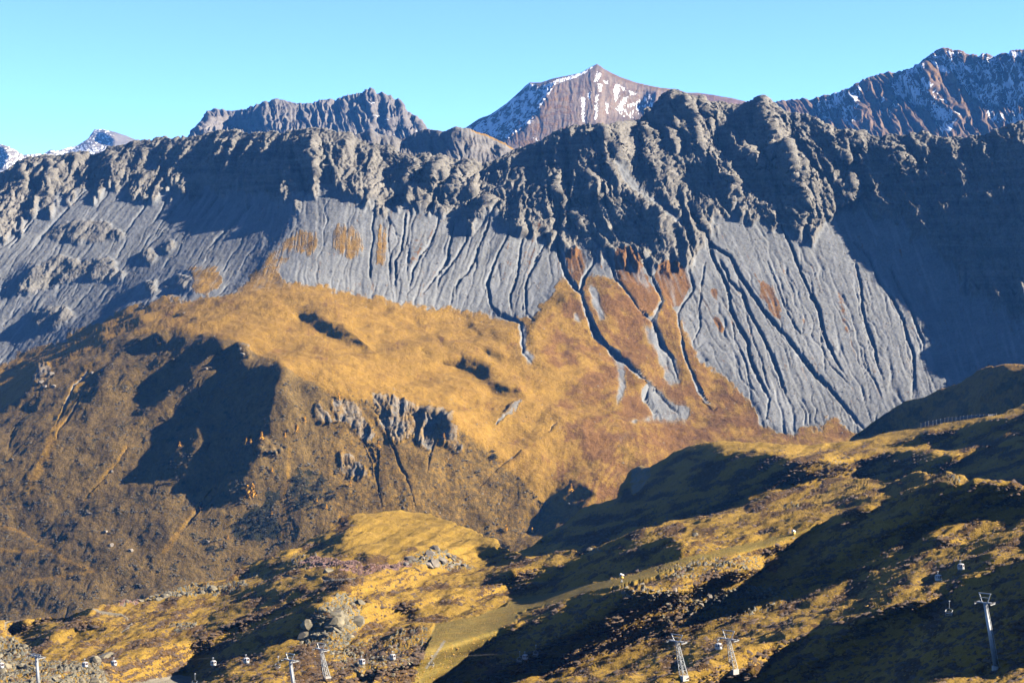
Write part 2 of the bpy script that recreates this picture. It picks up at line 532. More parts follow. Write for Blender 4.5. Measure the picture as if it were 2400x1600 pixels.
SH_M = [
 (1, T(1, [(960,680),(1100,650),(1300,650),(1500,600),(2040,585),(2055,650),(2030,760),(2050,830),(1930,890),(1960,960),(2030,1010),(2010,1090),(1950,1190),(1910,1270),(1830,1370),(1720,1470),(1640,1560),(1600,1568),(1585,1540),(1680,1420),(1840,1300),(1720,1270),(1830,1240),(1740,1190),(1860,1130),(1720,1110),(1600,1095),(1400,1040),(1340,960),(1290,870),(1180,860),(1150,820),(1100,860),(1080,790),(1000,780),(900,820),(850,760),(830,720)])),
 (1, T(1, [(580,750),(700,720),(760,760),(690,850),(640,900),(600,900),(570,840)])),
 (1, T(1, [(210,800),(280,790),(240,900),(260,1000),(390,1040),(350,1060),(220,1060),(190,960)])),
 (1, T(1, [(370,780),(420,850),(430,950),(400,1000),(380,900)])),
 (1, T(1, [(0,1010),(100,960),(130,980),(60,1050),(0,1090)])), (1, T(1, [(0,870),(110,830),(110,930),(0,960)])),
 (.8, T(1, [(870,880),(1000,790),(990,850),(900,910)])), (.8, T(1, [(1000,950),(1150,830),(1130,880),(1060,960)])),
 (.8, T(1, [(290,1290),(400,1230),(480,1190),(520,1250),(430,1310),(320,1320)])), (.8, T(1, [(580,1260),(660,1250),(680,1290),(600,1300)])),
 (1, T(4, [(0,290),(0,150),(120,60),(230,50),(210,110),(150,170),(100,260)])),
 (1, T(4, [(320,180),(420,100),(560,40),(640,10),(720,60),(600,110),(450,160),(340,200)])),
 (1, T(4, [(0,560),(0,500),(120,400),(230,340),(330,360),(420,420),(380,470),(280,490),(230,540),(100,570)])),
 (1, T(4, [(720,290),(870,240),(960,190),(1030,270),(900,290)])), (1, T(4, [(1070,210),(1200,100),(1300,90),(1280,150),(1220,180)])),
 (1, T(4, [(1020,270),(1160,280),(1230,310),(1280,260),(1250,190)])), (1, T(4, [(870,380),(960,310),(1030,330),(1010,380)])),
 (1, T(4, [(740,465),(870,400),(940,410),(890,470),(830,490)])),
 (1, T(4, [(0,740),(150,660),(400,570),(700,470),(740,490),(650,560),(500,650),(330,740),(200,810),(120,890),(40,980),(0,1020)])),
 (1, T(4, [(1490,250),(1590,130),(1760,10),(1800,0),(1730,90),(1640,180),(1560,240)])),
 (1.2, T(4, [(1120,420),(1170,385),(1290,400),(1330,440),(1200,440)])), (1.3, T(4, [(1980,360),(2100,370),(2170,450),(2120,470),(2000,430)])),
 (1.5, T(4, [(2110,490),(2150,455),(2281,455),(2281,560),(2180,540)])),
 (2, T(4, [(920,610),(1000,540),(1060,520),(1090,540),(1040,610)])), (2, T(4, [(770,600),(810,560),(930,540),(920,560),(830,600)])),
 (2, T(4, [(580,880),(700,750),(790,600),(800,640),(720,780),(650,850)])), (2, T(4, [(1100,590),(1180,545),(1230,560),(1200,590)])),
 (2, T(4, [(980,910),(1100,790),(1250,660),(1400,570),(1500,570),(1460,620),(1300,740),(1180,860),(1060,960),(1020,960)])),
 (2, T(4, [(1290,1010),(1420,900),(1420,830),(1480,780),(1440,690),(1560,600),(1600,590),(1640,640),(1600,710),(1680,770),(1860,730),(1890,800),(1830,900),(1800,1100),(1800,1180),(1730,1230),(1680,1300),(1660,1400),(1600,1440),(1440,1568),(1420,1560),(1490,1430),(1400,1330),(1390,1260),(1510,1200),(1500,1080),(1440,1080),(1330,1090)])),
 (2, T(4, [(980,1320),(1130,1220),(1260,1150),(1310,1100),(1280,1180),(1320,1200),(1260,1350),(1240,1450),(980,1500)])),
 (2, T(4, [(980,1260),(1080,1120),(1200,1060),(1280,1030),(1230,1080),(1060,1190),(1000,1260)])), (.8, T(4, [(830,1380),(980,1310),(960,1360),(880,1390)])),
 (2, T(7, [(980,0),(1300,0),(1260,100),(1210,160),(990,190)])), (2, T(7, [(1400,60),(1480,0),(1700,0),(1690,100),(1640,170),(1500,180),(1440,140)])),
 (2, T(7, [(1320,410),(1400,290),(1480,200),(1490,240),(1400,330),(1340,420)])), (.8, T(7, [(1480,180),(1640,170),(1660,260),(1620,330),(1440,400)])),
 (2, T(5, [(950,655),(990,630),(1080,670),(1030,690)])), (1.3, T(5, [(0,460),(60,500),(150,550),(200,600),(60,600),(0,570)])),
 (.95, T(5, [(480,570),(560,640),(650,720),(800,680),(1000,740),(1020,800),(970,830),(850,790),(700,740),(560,690)])),
 (.8, T(5, [(960,830),(1040,850),(1250,910),(1100,950),(1000,940)])), (.9, T(5, [(460,360),(510,400),(540,450),(500,440)])), (.95, T(5, [(810,440),(850,430),(950,560),(960,600),(900,560)])),
 (.6, T(5, [(200,920),(300,950),(430,975),(600,1020),(740,1070),(740,1200),(790,1300),(720,1250),(610,1210),(600,1150),(560,1200),(580,1260),(530,1250),(490,1150),(460,1160),(500,1080),(440,1060),(400,1180),(420,1050),(340,1010),(310,1180),(330,1210),(260,1100),(200,1000)])),
 (1, T(5, [(610,1180),(620,1080),(660,1040),(740,1080),(735,1180),(700,1210)])), (1, T(5, [(115,1080),(140,1050),(200,1170),(160,1180)])), (1, T(5, [(20,1400),(60,1360),(130,1440),(90,1470),(30,1440)])),
 (1, T(5, [(0,1060),(40,1090),(0,1160)])), (1, T(5, [(-60,1180),(0,1110),(20,1130),(-40,1240)])),
 (1.7, T(8, [(1280,590),(1300,480),(1350,400),(1390,300),(1480,230),(1560,220),(1640,270),(1700,290),(1640,360),(1560,420),(1480,500),(1400,550),(1300,600)])),
 (1.2, T(8, [(930,270),(1000,180),(1080,110),(1200,20),(1180,60),(1050,150),(960,240)])), (1.0, T(8, [(1180,300),(1230,210),(1310,130),(1290,180),(1230,270)])),
 (.8, T(5, [(620,540),(660,560),(690,600),(640,590)])), (.7, T(5, [(990,480),(1010,470),(1030,560),(1000,530)])), (.8, T(5, [(250,500),(300,488),(350,500),(290,520)])), (.6, T(5, [(280,340),(340,335),(370,370),(300,380)])), (.7, T(5, [(1210,490),(1260,520),(1300,620),(1240,600)])), (.7, T(5, [(1280,700),(1330,730),(1370,770),(1300,740)])), (.7, T(5, [(1600,950),(1640,930),(1620,970)])), (.8, T(5, [(1380,1190),(1440,1130),(1430,1170)])), (.8, T(5, [(1210,1150),(1240,1100),(1230,1160)])),
 # right-hand bowl
 (1, T(3, [(1420,760),(1440,820),(1490,960),(1440,1010),(1380,1030),(1300,1060),(1120,1090),(1130,1160),(1100,1230),(1040,1290),(1090,1370),(1160,1460),(1220,1568),(2281,1568),(4200,1568),(4200,200),(2281,680),(2030,755),(1870,780),(1830,800),(1740,800),(1640,790),(1620,900),(1600,900),(1600,770),(1530,760)])),
 (1, T(3, [(1060,990),(1150,900),(1170,840),(1240,800),(1400,770),(1420,840),(1380,930),(1400,1000),(1300,1050),(1130,1060),(1060,1020)])),
 (1, T(6, [(1250,0),(1330,30),(1390,90),(1510,130),(1460,150),(1540,190),(1640,290),(1700,400),(1760,420),(1730,460),(1790,530),(1780,570),(1680,600),(1640,640),(1760,690),(1940,760),(1940,1100),(2800,1100),(2800,0)])),
 (1, T(3, [(180,680),(240,600),(440,540),(530,520),(500,640),(520,740),(430,790),(440,870),(500,960),(580,1000),(590,1130),(520,1020),(470,920),(400,830),(380,780),(290,870),(260,950),(290,790),(240,700)])),
 (1, T(3, [(160,900),(230,870),(290,900),(310,960),(220,1080),(200,1250),(110,1200),(60,1110),(0,1030),(0,960),(150,980)])),
 (1, T(3, [(700,640),(740,630),(880,650),(980,740),(980,900),(920,940),(880,880),(790,850),(760,760)])),
 (1, T(3, [(590,1000),(620,920),(680,920),(700,1050),(690,1220),(730,1400),(640,1380),(610,1200)])),
 (1, T(2, [(1060,790),(1170,730),(1450,600),(1700,545),(1740,600),(1690,700),(1720,780),(1660,880),(1500,890),(1440,910),(1400,890),(1300,950),(1250,960),(1180,870),(1140,930),(1120,900),(1000,900),(940,830)])),
 (.9, T(2, [(1990,560),(2010,490),(2080,440),(2110,450),(2130,510),(2190,600),(2250,700),(2230,780),(2120,700),(2060,640)])), (1, T(2, [(2140,350),(2281,330),(2281,640),(2250,600),(2190,450)])),
 (1, T(2, [(2210,780),(2281,760),(2281,900),(2230,850)])),
 (1, T(2, [(1690,1030),(1830,990),(1840,1100),(1810,1250),(1780,1340),(1720,1310),(1700,1220),(1640,1140),(1600,1050)])),
 (1, T(2, [(1470,920),(1520,1000),(1590,1060),(1690,1210),(1640,1290),(1620,1420),(1640,1500),(1600,1400),(1560,1250),(1480,1100),(1450,1000)])),
 (1, T(2, [(1420,1200),(1500,1230),(1490,1310),(1520,1568),(1470,1440),(1440,1290)])),
 (.8, T(2, [(1860,1000),(1990,1080),(2130,1200),(2200,1300),(2040,1420),(1940,1360),(1820,1330),(1870,1150)])),
 (1, T(2, [(480,900),(560,800),(640,760),(620,860),(540,960),(470,1060),(420,1120),(280,1100),(330,1050),(400,1010),(460,960)])),
 (1, T(2, [(630,1050),(720,900),(770,800),(840,790),(820,880),(760,980),(720,1080),(640,1110)])),
 (1, T(2, [(1000,980),(1120,920),(1200,1010),(1290,950),(1260,1090),(1170,1110),(1100,1250),(1000,1450),(960,1440),(1060,1280),(1140,1120),(1020,1060)])),
 (1, T(2, [(860,1060),(960,1000),(940,1100),(890,1180),(850,1280),(720,1270),(770,1180),(850,1130)])),
 (1, T(2, [(280,750),(330,720),(400,760),(340,830),(280,800)])), (1, T(2, [(360,830),(440,760),(470,790),(420,900),(350,920)])),
 # sunny sides
 (-1, T(5, [(0,580),(150,630),(400,690),(700,780),(900,900),(1040,1010),(1000,1080),(700,1010),(500,980),(200,910),(0,920)])),
 (-1, T(4, [(870,400),(1060,480),(1400,520),(1700,600),(1900,700),(2281,880),(2281,580),(2000,500),(1500,470),(1100,430)])),
 # steep brown slope: grazing light
 (.42, [(-250,1010),(0,960),(120,880),(270,800),(560,815),(640,870),(700,1000),(720,1300),(0,1480),(-250,1480)]),
 (.30, [(700,900),(1040,990),(1200,1100),(1300,1290),(700,1320)]),
]

main = Terrain('mountain_side', [line_crest, line_mid, line_foot, line_lip, line_bot], SKY_M,
               [(-250,1500),(0,1475),(300,1450),(600,1380),(800,1310),(1000,1320),(1300,1330),(1500,1300),(1650,1120),(2000,1090),(2200,1040),(2700,1040)],
               -200, 3040, SH_M, 2.25, 450, dark=0.0, lit=0.42, wlit=0.5, fine_to=2500.0, tpow=1.2)

# gullies: (half width px, depth m, polyline)
GUL = [
 (4.5, 7, T(2, [(170,880),(215,1000),(225,1130),(205,1230),(215,1300),(195,1400),(190,1568)]) + T(5, [(200,80),(190,140),(210,200)])),
 (3.5, 5, T(2, [(300,1120),(325,1200),(310,1300),(320,1400),(325,1568)]) + T(5, [(325,150),(330,240)])),
 (5, 7, T(2, [(430,1120),(420,1260),(400,1380),(360,1450),(365,1568)]) + T(5, [(360,120),(350,230)])),
 (3, 4, T(2, [(330,1250),(440,1330),(450,1480)]) + T(5, [(440,0),(440,120),(460,230)])),
 (5, 7, T(2, [(660,1110),(640,1230),(590,1340),(510,1440)]) + T(5, [(530,0),(480,80),(470,150),(450,230)])),
 (6, 8, T(2, [(760,1180),(740,1270),(720,1360),(700,1480)]) + T(5, [(720,0),(660,90),(600,180),(550,240)])),
 (6, 8, T(2, [(860,1230),(830,1330),(760,1440),(680,1540)]) + T(5, [(670,110),(650,160),(640,220)])),
 (6, 8, T(2, [(990,1200),(930,1330),(890,1450),(840,1540)]) + T(5, [(800,130),(770,200),(765,280)])),
 (5.5, 8, T(2, [(1180,1100),(1120,1270),(1060,1380),(1010,1500)]) + T(5, [(975,180),(990,270),(1000,330),(1060,380),(1130,410),(1200,450),(1210,560),(1215,650),(1270,720)])),
 (5, 7, T(2, [(1240,1200),(1200,1350),(1180,1520)]) + T(5, [(1180,120),(1130,250),(1130,330),(1150,400)])),
 (5, 7, T(2, [(1440,1270),(1380,1330),(1290,1450)]) + T(5, [(1330,0),(1250,120),(1230,200),(1235,380),(1290,450)])),
 (9, 13, T(2, [(1440,1300),(1460,1450)]) + T(5, [(1470,0),(1490,100),(1550,190),(1600,280),(1650,400),(1710,520),(1800,620),(1900,710),(1960,790),(2050,870),(2030,950),(2100,1050)])),
 (6, 9, T(2, [(1720,1330),(1690,1440)]) + T(5, [(1700,20),(1620,140),(1600,230),(1640,370)])),
 (4.5, 6, T(5, [(2050,870),(2120,920),(2200,1000),(2260,1050)])),
 (5, 8, T(2, [(1790,1370),(1820,1500)]) + T(5, [(1790,0),(1830,150),(1910,260),(1990,370),(2070,440),(2130,560),(2210,680),(2230,780),(2260,850)])),
 (7, 10, T(2, [(2000,1450)]) + T(5, [(2040,60),(2120,240),(2140,310),(2100,390),(2080,440),(2140,600),(2220,700)])),
 (5, 8, T(6, [(40,90),(70,180),(70,230),(0,320),(-30,380),(-30,470),(0,600),(30,720),(90,850),(160,950),(220,990)])),
 (4, 5, T(6, [(150,30),(130,180),(110,350),(120,470),(70,570),(75,620)])),
 (7, 10, T(3, [(120,1300),(160,1430)]) + T(6, [(200,0),(250,100),(300,200),(320,350),(370,460),(430,560),(450,680),(500,800),(580,950),(560,1080)])),
 (6, 9, T(6, [(230,0),(290,90),(310,160),(400,240),(440,360),(500,470),(560,580),(610,700),(650,800),(690,930),(740,1020)])),
 (8, 11, T(3, [(0,1160),(100,1350),(200,1500)]) + T(6, [(320,0),(370,110),(470,260),(560,390),(680,520),(780,650),(880,780),(980,880),(1080,1000),(1170,1110),(1240,1180)])),
 (4, 5, T(6, [(560,20),(620,160),(680,330),(750,470),(830,570)])),
 (6, 9, T(3, [(640,1330),(700,1450)]) + T(6, [(750,0),(790,110),(850,240),(910,350),(930,470),(960,560),(1020,690),(1100,820)])),
 (6, 8, T(6, [(1150,30),(1190,190),(1200,350),(1230,480),(1280,600),(1300,720),(1340,820)])),
 (6, 8, T(3, [(1110,1440)]) + T(6, [(1250,10),(1300,140),(1400,280),(1470,420),(1500,540),(1540,640),(1550,800),(1530,940)])),
 (6, 8, T(6, [(1380,60),(1440,200),(1520,340),(1570,480),(1610,580),(1610,660)])),
 (4, 5, T(6, [(330,430),(350,560),(420,700),(450,850),(520,960)])), (3.5, 4, T(6, [(390,250),(430,400),(470,560),(530,700),(560,850),(620,950)])),
 (3.5, 4, T(6, [(920,480),(930,600),(980,720),(1080,820),(1150,900)])), (3.5, 4, T(6, [(1180,600),(1210,720),(1290,850),(1340,960)])),
 (4, 5, T(1, [(1010,990),(980,1080),(900,1180),(820,1300)])), (4, 5, T(1, [(1120,1020),(1080,1120),(1020,1210)])), (4, 5, T(1, [(1270,990),(1180,1090),(1060,1220)])),
 (4, 5, T(1, [(1350,1000),(1280,1100),(1250,1170)])), (5, 6, T(1, [(1460,1020),(1380,1130),(1290,1200)])), (4, 5, T(1, [(1530,1050),(1440,1160),(1350,1260)])),
 (6, 7, T(1, [(1700,1060),(1560,1200),(1450,1310),(1370,1400)])), (5, 6, T(1, [(580,980),(480,1080),(380,1180),(300,1270),(200,1400)])), (5, 7, T(1, [(220,1160),(100,1300),(0,1380)])), (4, 5, T(1, [(260,1140),(150,1280),(50,1380)])),
 # brown slope runnels
 (4, 5, T(4, [(600,770),(500,870),(430,1000),(370,1130)])), (3.5, 4, T(4, [(570,880),(480,1050),(400,1150),(380,1230)])),
 (4, 6, T(5, [(60,1010),(160,1240),(220,1330),(235,1450)]) + T(8, [(240,0),(235,200),(270,400)])), (4.5, 6, T(5, [(200,1010),(310,1180),(370,1330),(400,1420)]) + T(8, [(430,180),(490,400)])), (4, 5, T(5, [(640,1200),(600,1300),(570,1450)])),
 (3.5, 4, T(7, [(860,0),(740,160),(560,340)])), (4, 5, T(7, [(1480,200),(1380,320),(1290,450),(1220,560)])),
 (4, 4, T(5, [(1030,1120),(1120,1060),(1200,970)])), (4, 4, T(5, [(1380,1190),(1440,1130)])), (3.5, 5, T(8, [(920,270),(1000,180),(1080,110),(1220,10)])),
]
# ribs: (half width px, height m, polyline)
RIB = [
 (16, 26, T(3, [(520,520),(540,650),(600,800),(680,920),(780,1050),(900,1200),(980,1310)])), (12, 20, T(3, [(400,760),(430,870),(500,1020),(590,1200),(600,1370)])),
 (10, 15, T(3, [(320,880),(310,1000),(330,1150),(390,1310)])), (14, 22, T(3, [(20,480),(60,700),(140,880),(160,960)])), (12, 18, T(3, [(100,560),(200,700),(270,850)])),
 (14, 22, T(3, [(1040,720),(1110,830),(1050,1000)])), (12, 18, T(3, [(590,830),(700,960),(760,1100),(780,1300),(830,1470)])), (10, 14, T(3, [(1430,830),(1490,970),(1400,1020)])), (10, 14, T(3, [(1080,1040),(1120,1150),(1050,1270)])),
 (12, 16, T(2, [(1730,545),(1760,650),(1830,780),(1860,900),(1850,960)])), (12, 16, T(2, [(1950,560),(2050,700),(2150,850),(2281,1000)])), (12, 16, T(2, [(1860,960),(1990,1060),(2130,1180),(2281,1330)])),
 (10, 14, T(2, [(1180,870),(1230,950)])), (12, 18, T(2, [(1400,890),(1440,970),(1450,1080),(1430,1200)])), (10, 15, T(2, [(1300,960),(1350,1060),(1320,1200)])), (12, 18, T(2, [(1650,890),(1680,980),(1640,1100)])), (10, 14, T(2, [(1530,1120),(1580,1200),(1600,1300)])),
 (10, 14, T(2, [(980,1060),(990,1150),(940,1200)])), (10, 14, T(2, [(920,900),(860,1000),(880,1100)])), (10, 14, T(2, [(660,770),(640,900),(600,1010)])), (10, 14, T(2, [(450,760),(500,850),(400,1000)])), (10, 14, T(2, [(790,820),(740,960),(700,1040)])), (9, 12, T(2, [(530,1040),(590,1110)])),
 (14, 20, T(1, [(2050,620),(2060,760),(2130,900),(2200,980)])), (9, 12, T(1, [(150,790),(180,950),(150,1080)])), (9, 12, T(1, [(310,770),(340,880),(380,1010)])), (9, 12, T(1, [(480,760),(540,850),(590,920)])),
]

def add_gullies(t, P, gul, rib, width_grow=0.5):
    """cut the channels and raise the ribs along the surface normal; returns moved points and nearness to a channel"""
    N = t.normals(P)
    off = t.back[2] if t.back else 0
    d = np.zeros(t.PX.shape)
    near = np.zeros(t.PX.shape)
    wx = 1.6 * fbm(t.PX / 14, t.PY / 14, 0 * t.PX + 8, 3); wy = 1.6 * fbm(t.PX / 14, t.PY / 14, 0 * t.PX + 55, 3)
    XX = t.PX + wx + 0.6 * noise3(t.PX / 5, t.PY / 6, 0 * t.PX + 31); YY = t.PY + wy
    rx = 9 * fbm(t.PX / 45, t.PY / 45, 0 * t.PX + 81, 2)
    vary = fbm(t.PX / 22, t.PY / 30, 0 * t.PX + 91, 3)
    vary2 = fbm(t.PX / 30, t.PY / 24, 0 * t.PX + 191, 3)
    for w, dep, ln in gul:
        w, dep = w * 0.52, dep * 0.56
        D, S, Q = line_dist(ln, XX, YY, w * 5)
        end = sstep(0, 0.06, Q) * (1 - 0.75 * sstep(0.72, 1.0, Q))
        ww = w * (0.7 + 0.45 * Q) * (1 + 0.35 * vary) * (1 - 0.5 * sstep(0.7, 1.0, Q))
        f = np.maximum(0, 1 - D / (1.55 * ww)) ** 1.15
        d = d - dep * 1.15 * end * f * np.clip(1 + 0.5 * vary2, 0.3, 1.6)
        near = np.maximum(near, sstep(2.9, 0.9, D / ww) * np.clip(end * 1.5, 0, 1))
    for w, hh, ln in rib:
        D, S, Q = line_dist(ln, XX + 3.5 * wx + rx, YY + 2 * wy, w * 5)
        end = sstep(0, 0.25, Q) * sstep(1.0, 0.6, Q)
        f = np.maximum(0, 1 - D / (2.5 * w * (0.6 + 0.6 * Q)))
        d = d + 0.62 * hh * end * f
    n = N[off:]
    P = P.copy()
    P[off:] += n * d[..., None]
    return P, near

P = main.positions()
PX, PY = main.PX, main.PY
# --- what covers the ground where
FOOT = [(-250,880),(0,850),(200,770),(330,712),(440,700),(540,690),(640,660),(760,668),(870,700),(950,713),(1090,722),(1200,745),(1250,752),(1285,690),(1330,640),(1450,650),(1560,690),(1600,760),(1640,850),(1700,880),(1760,930),(1785,990),(1850,1010),(1960,985),(2010,1020),(2100,1030),(2700,1050)]
wob = 14 * fbm(PX / 45, PY / 45, 0 * PX, 4)
foot = np.interp(PX + wob, [p[0] for p in FOOT], [p[1] for p in FOOT])
grass = sstep(-16, 16, PY + wob - foot + 10 * fbm(PX / 12, PY / 12, 0 * PX + 301, 3))
ROCKB = [(-250,560),(0,560),(70,520),(150,470),(220,450),(360,470),(470,450),(560,470),(640,460),(700,480),(760,430),(830,470),(900,500),(960,490),(1030,500),(1100,520),(1180,520),(1250,560),(1330,580),(1400,600),(1480,610),(1560,640),(1620,640),(1650,560),(1700,500),(1800,520),(1900,560),(1950,500),(2000,480),(2100,520),(2200,600),(2300,700),(2400,760),(2700,800)]
wob2 = 34 * fbm(PX / 26, PY / 60, 0 * PX + 9, 4)
rockb = np.interp(PX, [p[0] for p in ROCKB], [p[1] for p in ROCKB])
rock = sstep(8, -8, PY + wob2 - rockb)
scree_in_rock = warp_mask([T(2, [(1830,830),(1880,830),(2040,1000),(2281,1200),(2281,1260),(2100,1120),(1930,1000),(1860,900)]), T(3, [(690,850),(740,880),(940,1050),(900,1100),(800,1000)]), T(1, [(1000,790),(1060,790),(1030,880),(960,860)])], PX, PY, 5)
rock = rock * (1 - scree_in_rock)
crags = warp_mask([T(1, [(290,1290),(400,1230),(480,1190),(700,1190),(830,1300),(640,1340),(430,1330)]), T(1, [(1040,1390),(1130,1330),(1190,1350),(1120,1410)]), T(1, [(900,1430),(1000,1370),(1060,1440),(1000,1480)]),
   T(4, [(100,240),(250,60),(390,0),(560,40),(740,10),(780,60),(600,130),(380,190),(200,260)]), T(4, [(960,180),(1040,170),(1050,250),(980,250)]), T(4, [(1080,190),(1180,130),(1300,160),(1290,230),(1100,220)]), T(4, [(200,380),(420,330),(520,400),(380,480),(250,500)]), T(4, [(560,80),(700,60),(850,120),(760,170),(600,160)]),
   T(4, [(230,850),(290,740),(360,750),(370,880),(300,910)]), T(4, [(930,600),(1040,520),(1100,540),(1050,600)]), T(4, [(1560,600),(1660,600),(1680,680),(1600,660)]), T(4, [(2090,1020),(2130,980),(2210,1060),(2200,1120),(2110,1090)]), T(4, [(1700,1290),(1800,1230),(1890,1300),(1860,1340),(1720,1330)]),
   T(5, [(190,912),(430,970),(740,1060),(810,1330),(720,1280),(640,1240),(590,1300),(520,1270),(470,1190),(420,1240),(330,1230),(230,1100)]), T(5, [(-60,930),(60,950),(130,1040),(240,1190),(180,1240),(110,1200),(40,1120),(-60,1090)]), T(5, [(-20,1310),(80,1330),(190,1440),(120,1500),(0,1450)]), T(5, [(0,980),(90,970),(210,1170),(130,1180),(60,1100)]), T(5, [(0,1330),(60,1340),(170,1430),(120,1480),(30,1450)]), T(5, [(1030,1110),(1200,960),(1210,990),(1060,1120)])], PX, PY, 6, 18)
crag_rough = crags.copy()
grassy_patches = warp_mask([T(1, [(1940,1300),(2010,1240),(2120,1260),(2130,1410),(2030,1420),(1940,1380),(1850,1440),(1700,1568),(1640,1568),(1840,1370)]), T(1, [(2210,1240),(2281,1200),(2281,1440),(2240,1400)]), T(2, [(0,1210),(140,1250),(150,1390),(60,1450),(0,1440)]), T(2, [(240,1210),(300,1220),(310,1400),(280,1500),(230,1500)]),
   T(4, [(1260,80),(1400,60),(1480,90),(1480,200),(1400,260),(1290,250)]), T(4, [(1560,260),(1700,120),(1830,0),(1990,0),(1850,80),(1900,170),(2200,230),(1900,280)])], PX, PY, 7, 22)
_sl = np.interp(PX, [-250,200,500,640,720,900,1000,1250,1330,1450,1600,1700,1900,2100,2700], [-0.85,-0.8,-0.7,-0.4,-0.05,-0.1,-0.35,-0.25,0.1,0.5,0.35,0.5,0.38,0.35,0.3])
streak = fbm((PX - _sl * (PY - 600)) / 7, PY / 70, 0 * PX + 44, 4, 0.65)
gp_ = blur(grassy_patches, 26)
grassy_patches = np.where(PY < 640, np.clip(gp_ * 0.95 + 0.55 * streak * sstep(0.02, 0.4, gp_), 0, 1) * sstep(0.02, 0.25, gp_), grassy_patches)
rustp = warp_mask([T(2, [(1490,1400),(1600,1380),(1640,1440),(1620,1568),(1530,1568)]), T(2, [(1830,1420),(1930,1400),(2000,1450),(2020,1568),(1840,1568)]), T(2, [(2080,1520),(2200,1450),(2281,1500),(2281,1568)]), T(5, [(1830,60),(1900,0),(1960,0),(2090,230),(2120,330),(2080,400),(2000,340),(1900,230),(1840,150)]), T(5, [(2150,40),(2230,30),(2281,130),(2281,320),(2220,340),(2150,260),(2080,150)]), T(5, [(1530,50),(1620,0),(1620,150),(1570,140)]), T(6, [(0,40),(60,180),(0,300)]),
   T(6, [(500,150),(570,190),(640,300),(670,430),(620,420),(520,250)]), T(6, [(190,230),(230,210),(240,300),(200,290)]), T(6, [(200,400),(250,390),(280,520),(220,470)])], PX, PY, 6, 20)
rustweak = warp_mask([T(6, [(1010,230),(1080,250),(1140,500),(1130,590),(1060,440)]), T(6, [(760,400),(830,400),(850,470),(780,440)]), T(5, [(1060,60),(1130,30),(1130,180),(1080,170)]), T(2, [(480,1280),(620,1250),(560,1400),(480,1440)]), T(2, [(330,1310),(400,1300),(390,1400),(340,1460)]), T(2, [(900,1300),(960,1230),(900,1400)]), T(2, [(1220,1240),(1360,1220),(1300,1400),(1200,1480)]), T(5, [(420,20),(520,0),(480,40),(420,110)]), T(5, [(1200,0),(1290,0),(1230,110),(1190,90)])], PX, PY, 7, 20)
scree_low = warp_mask([T(5, [(2100,1060),(1980,1090),(1840,1150),(2000,1110),(2150,1100),(2281,1110),(2281,980),(2230,990),(2130,900),(1990,880),(2000,940)]), T(5, [(1850,1230),(1910,1190),(1910,1220),(1860,1250)]), T(5, [(1640,170),(1700,200),(1770,440),(1740,460),(1680,350)]), T(5, [(1830,690),(1900,700),(1890,950),(1830,1000),(1850,880)]), T(5, [(1180,430),(1240,470),(1240,640),(1290,720),(1240,730),(1190,620)]), T(5, [(1220,600),(1300,680),(1400,690),(1280,700)]), T(5, [(1990,440),(2090,500),(2240,700),(2281,860),(2180,870),(2120,700)]),
   T(5, [(1540,360),(1590,400),(1600,450),(1570,460)]), T(6, [(380,800),(600,850),(760,1040),(860,1110),(700,1160),(640,1170),(560,1110),(480,1120),(520,1050),(420,900)]), T(6, [(1080,980),(1280,1180),(1200,1230),(1160,1150)]), T(6, [(0,960),(60,1030),(0,1130)])], PX, PY, 5, 18)
scree_low = blur(scree_low, 9)
grass = np.clip(np.maximum(grass, 0.68 * grassy_patches) - 0.72 * scree_low, 0, 1)
grass *= (1 - 0.0)
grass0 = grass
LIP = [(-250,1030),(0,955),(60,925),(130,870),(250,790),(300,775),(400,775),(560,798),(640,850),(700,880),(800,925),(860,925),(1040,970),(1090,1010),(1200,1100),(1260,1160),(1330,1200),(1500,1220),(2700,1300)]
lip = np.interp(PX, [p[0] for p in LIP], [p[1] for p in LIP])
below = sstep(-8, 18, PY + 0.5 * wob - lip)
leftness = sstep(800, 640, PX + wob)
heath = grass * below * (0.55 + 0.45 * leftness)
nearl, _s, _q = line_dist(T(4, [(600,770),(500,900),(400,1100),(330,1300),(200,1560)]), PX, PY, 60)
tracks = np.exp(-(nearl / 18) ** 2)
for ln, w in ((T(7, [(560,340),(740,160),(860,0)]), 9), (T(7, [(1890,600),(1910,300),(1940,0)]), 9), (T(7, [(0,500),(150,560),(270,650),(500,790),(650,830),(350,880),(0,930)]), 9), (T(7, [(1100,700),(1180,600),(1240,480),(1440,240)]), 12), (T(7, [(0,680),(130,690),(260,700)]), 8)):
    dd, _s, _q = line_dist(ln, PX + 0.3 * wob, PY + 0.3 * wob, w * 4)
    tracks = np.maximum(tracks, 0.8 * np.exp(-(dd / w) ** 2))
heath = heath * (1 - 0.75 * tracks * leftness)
shr_n = fbm(PX / 26, PY / 18, 0 * PX + 31, 4)
shrub_zone = warp_mask([T(7, [(1910,300),(1960,130),(2150,150),(2260,330),(2150,420),(1960,400),(1900,330)]), T(7, [(1540,520),(1680,400),(1780,360),(1870,500),(1870,590),(1700,600),(1560,590)]), T(5, [(980,1280),(1040,1310),(1060,1360),(1000,1360)]), T(7, [(1760,290),(1880,270),(1870,360),(1760,380)]), T(8, [(0,220),(80,240),(150,340),(60,370),(0,320)])], PX, PY, 8, 20)
shrub = np.clip((0.27 + 0.30 * shr_n + 0.18 * fbm(PX / 70, PY / 60, 0 * PX + 131, 3)) * heath * leftness * (1 - tracks) + shrub_zone * 0.42, 0, 1)
rock = np.clip(rock + crags * 0.85, 0, 1) * (1 - 0.9 * grassy_patches)
grass = grass * (1 - 0.52 * crags); heath = heath * (1 - 0.40 * crags)
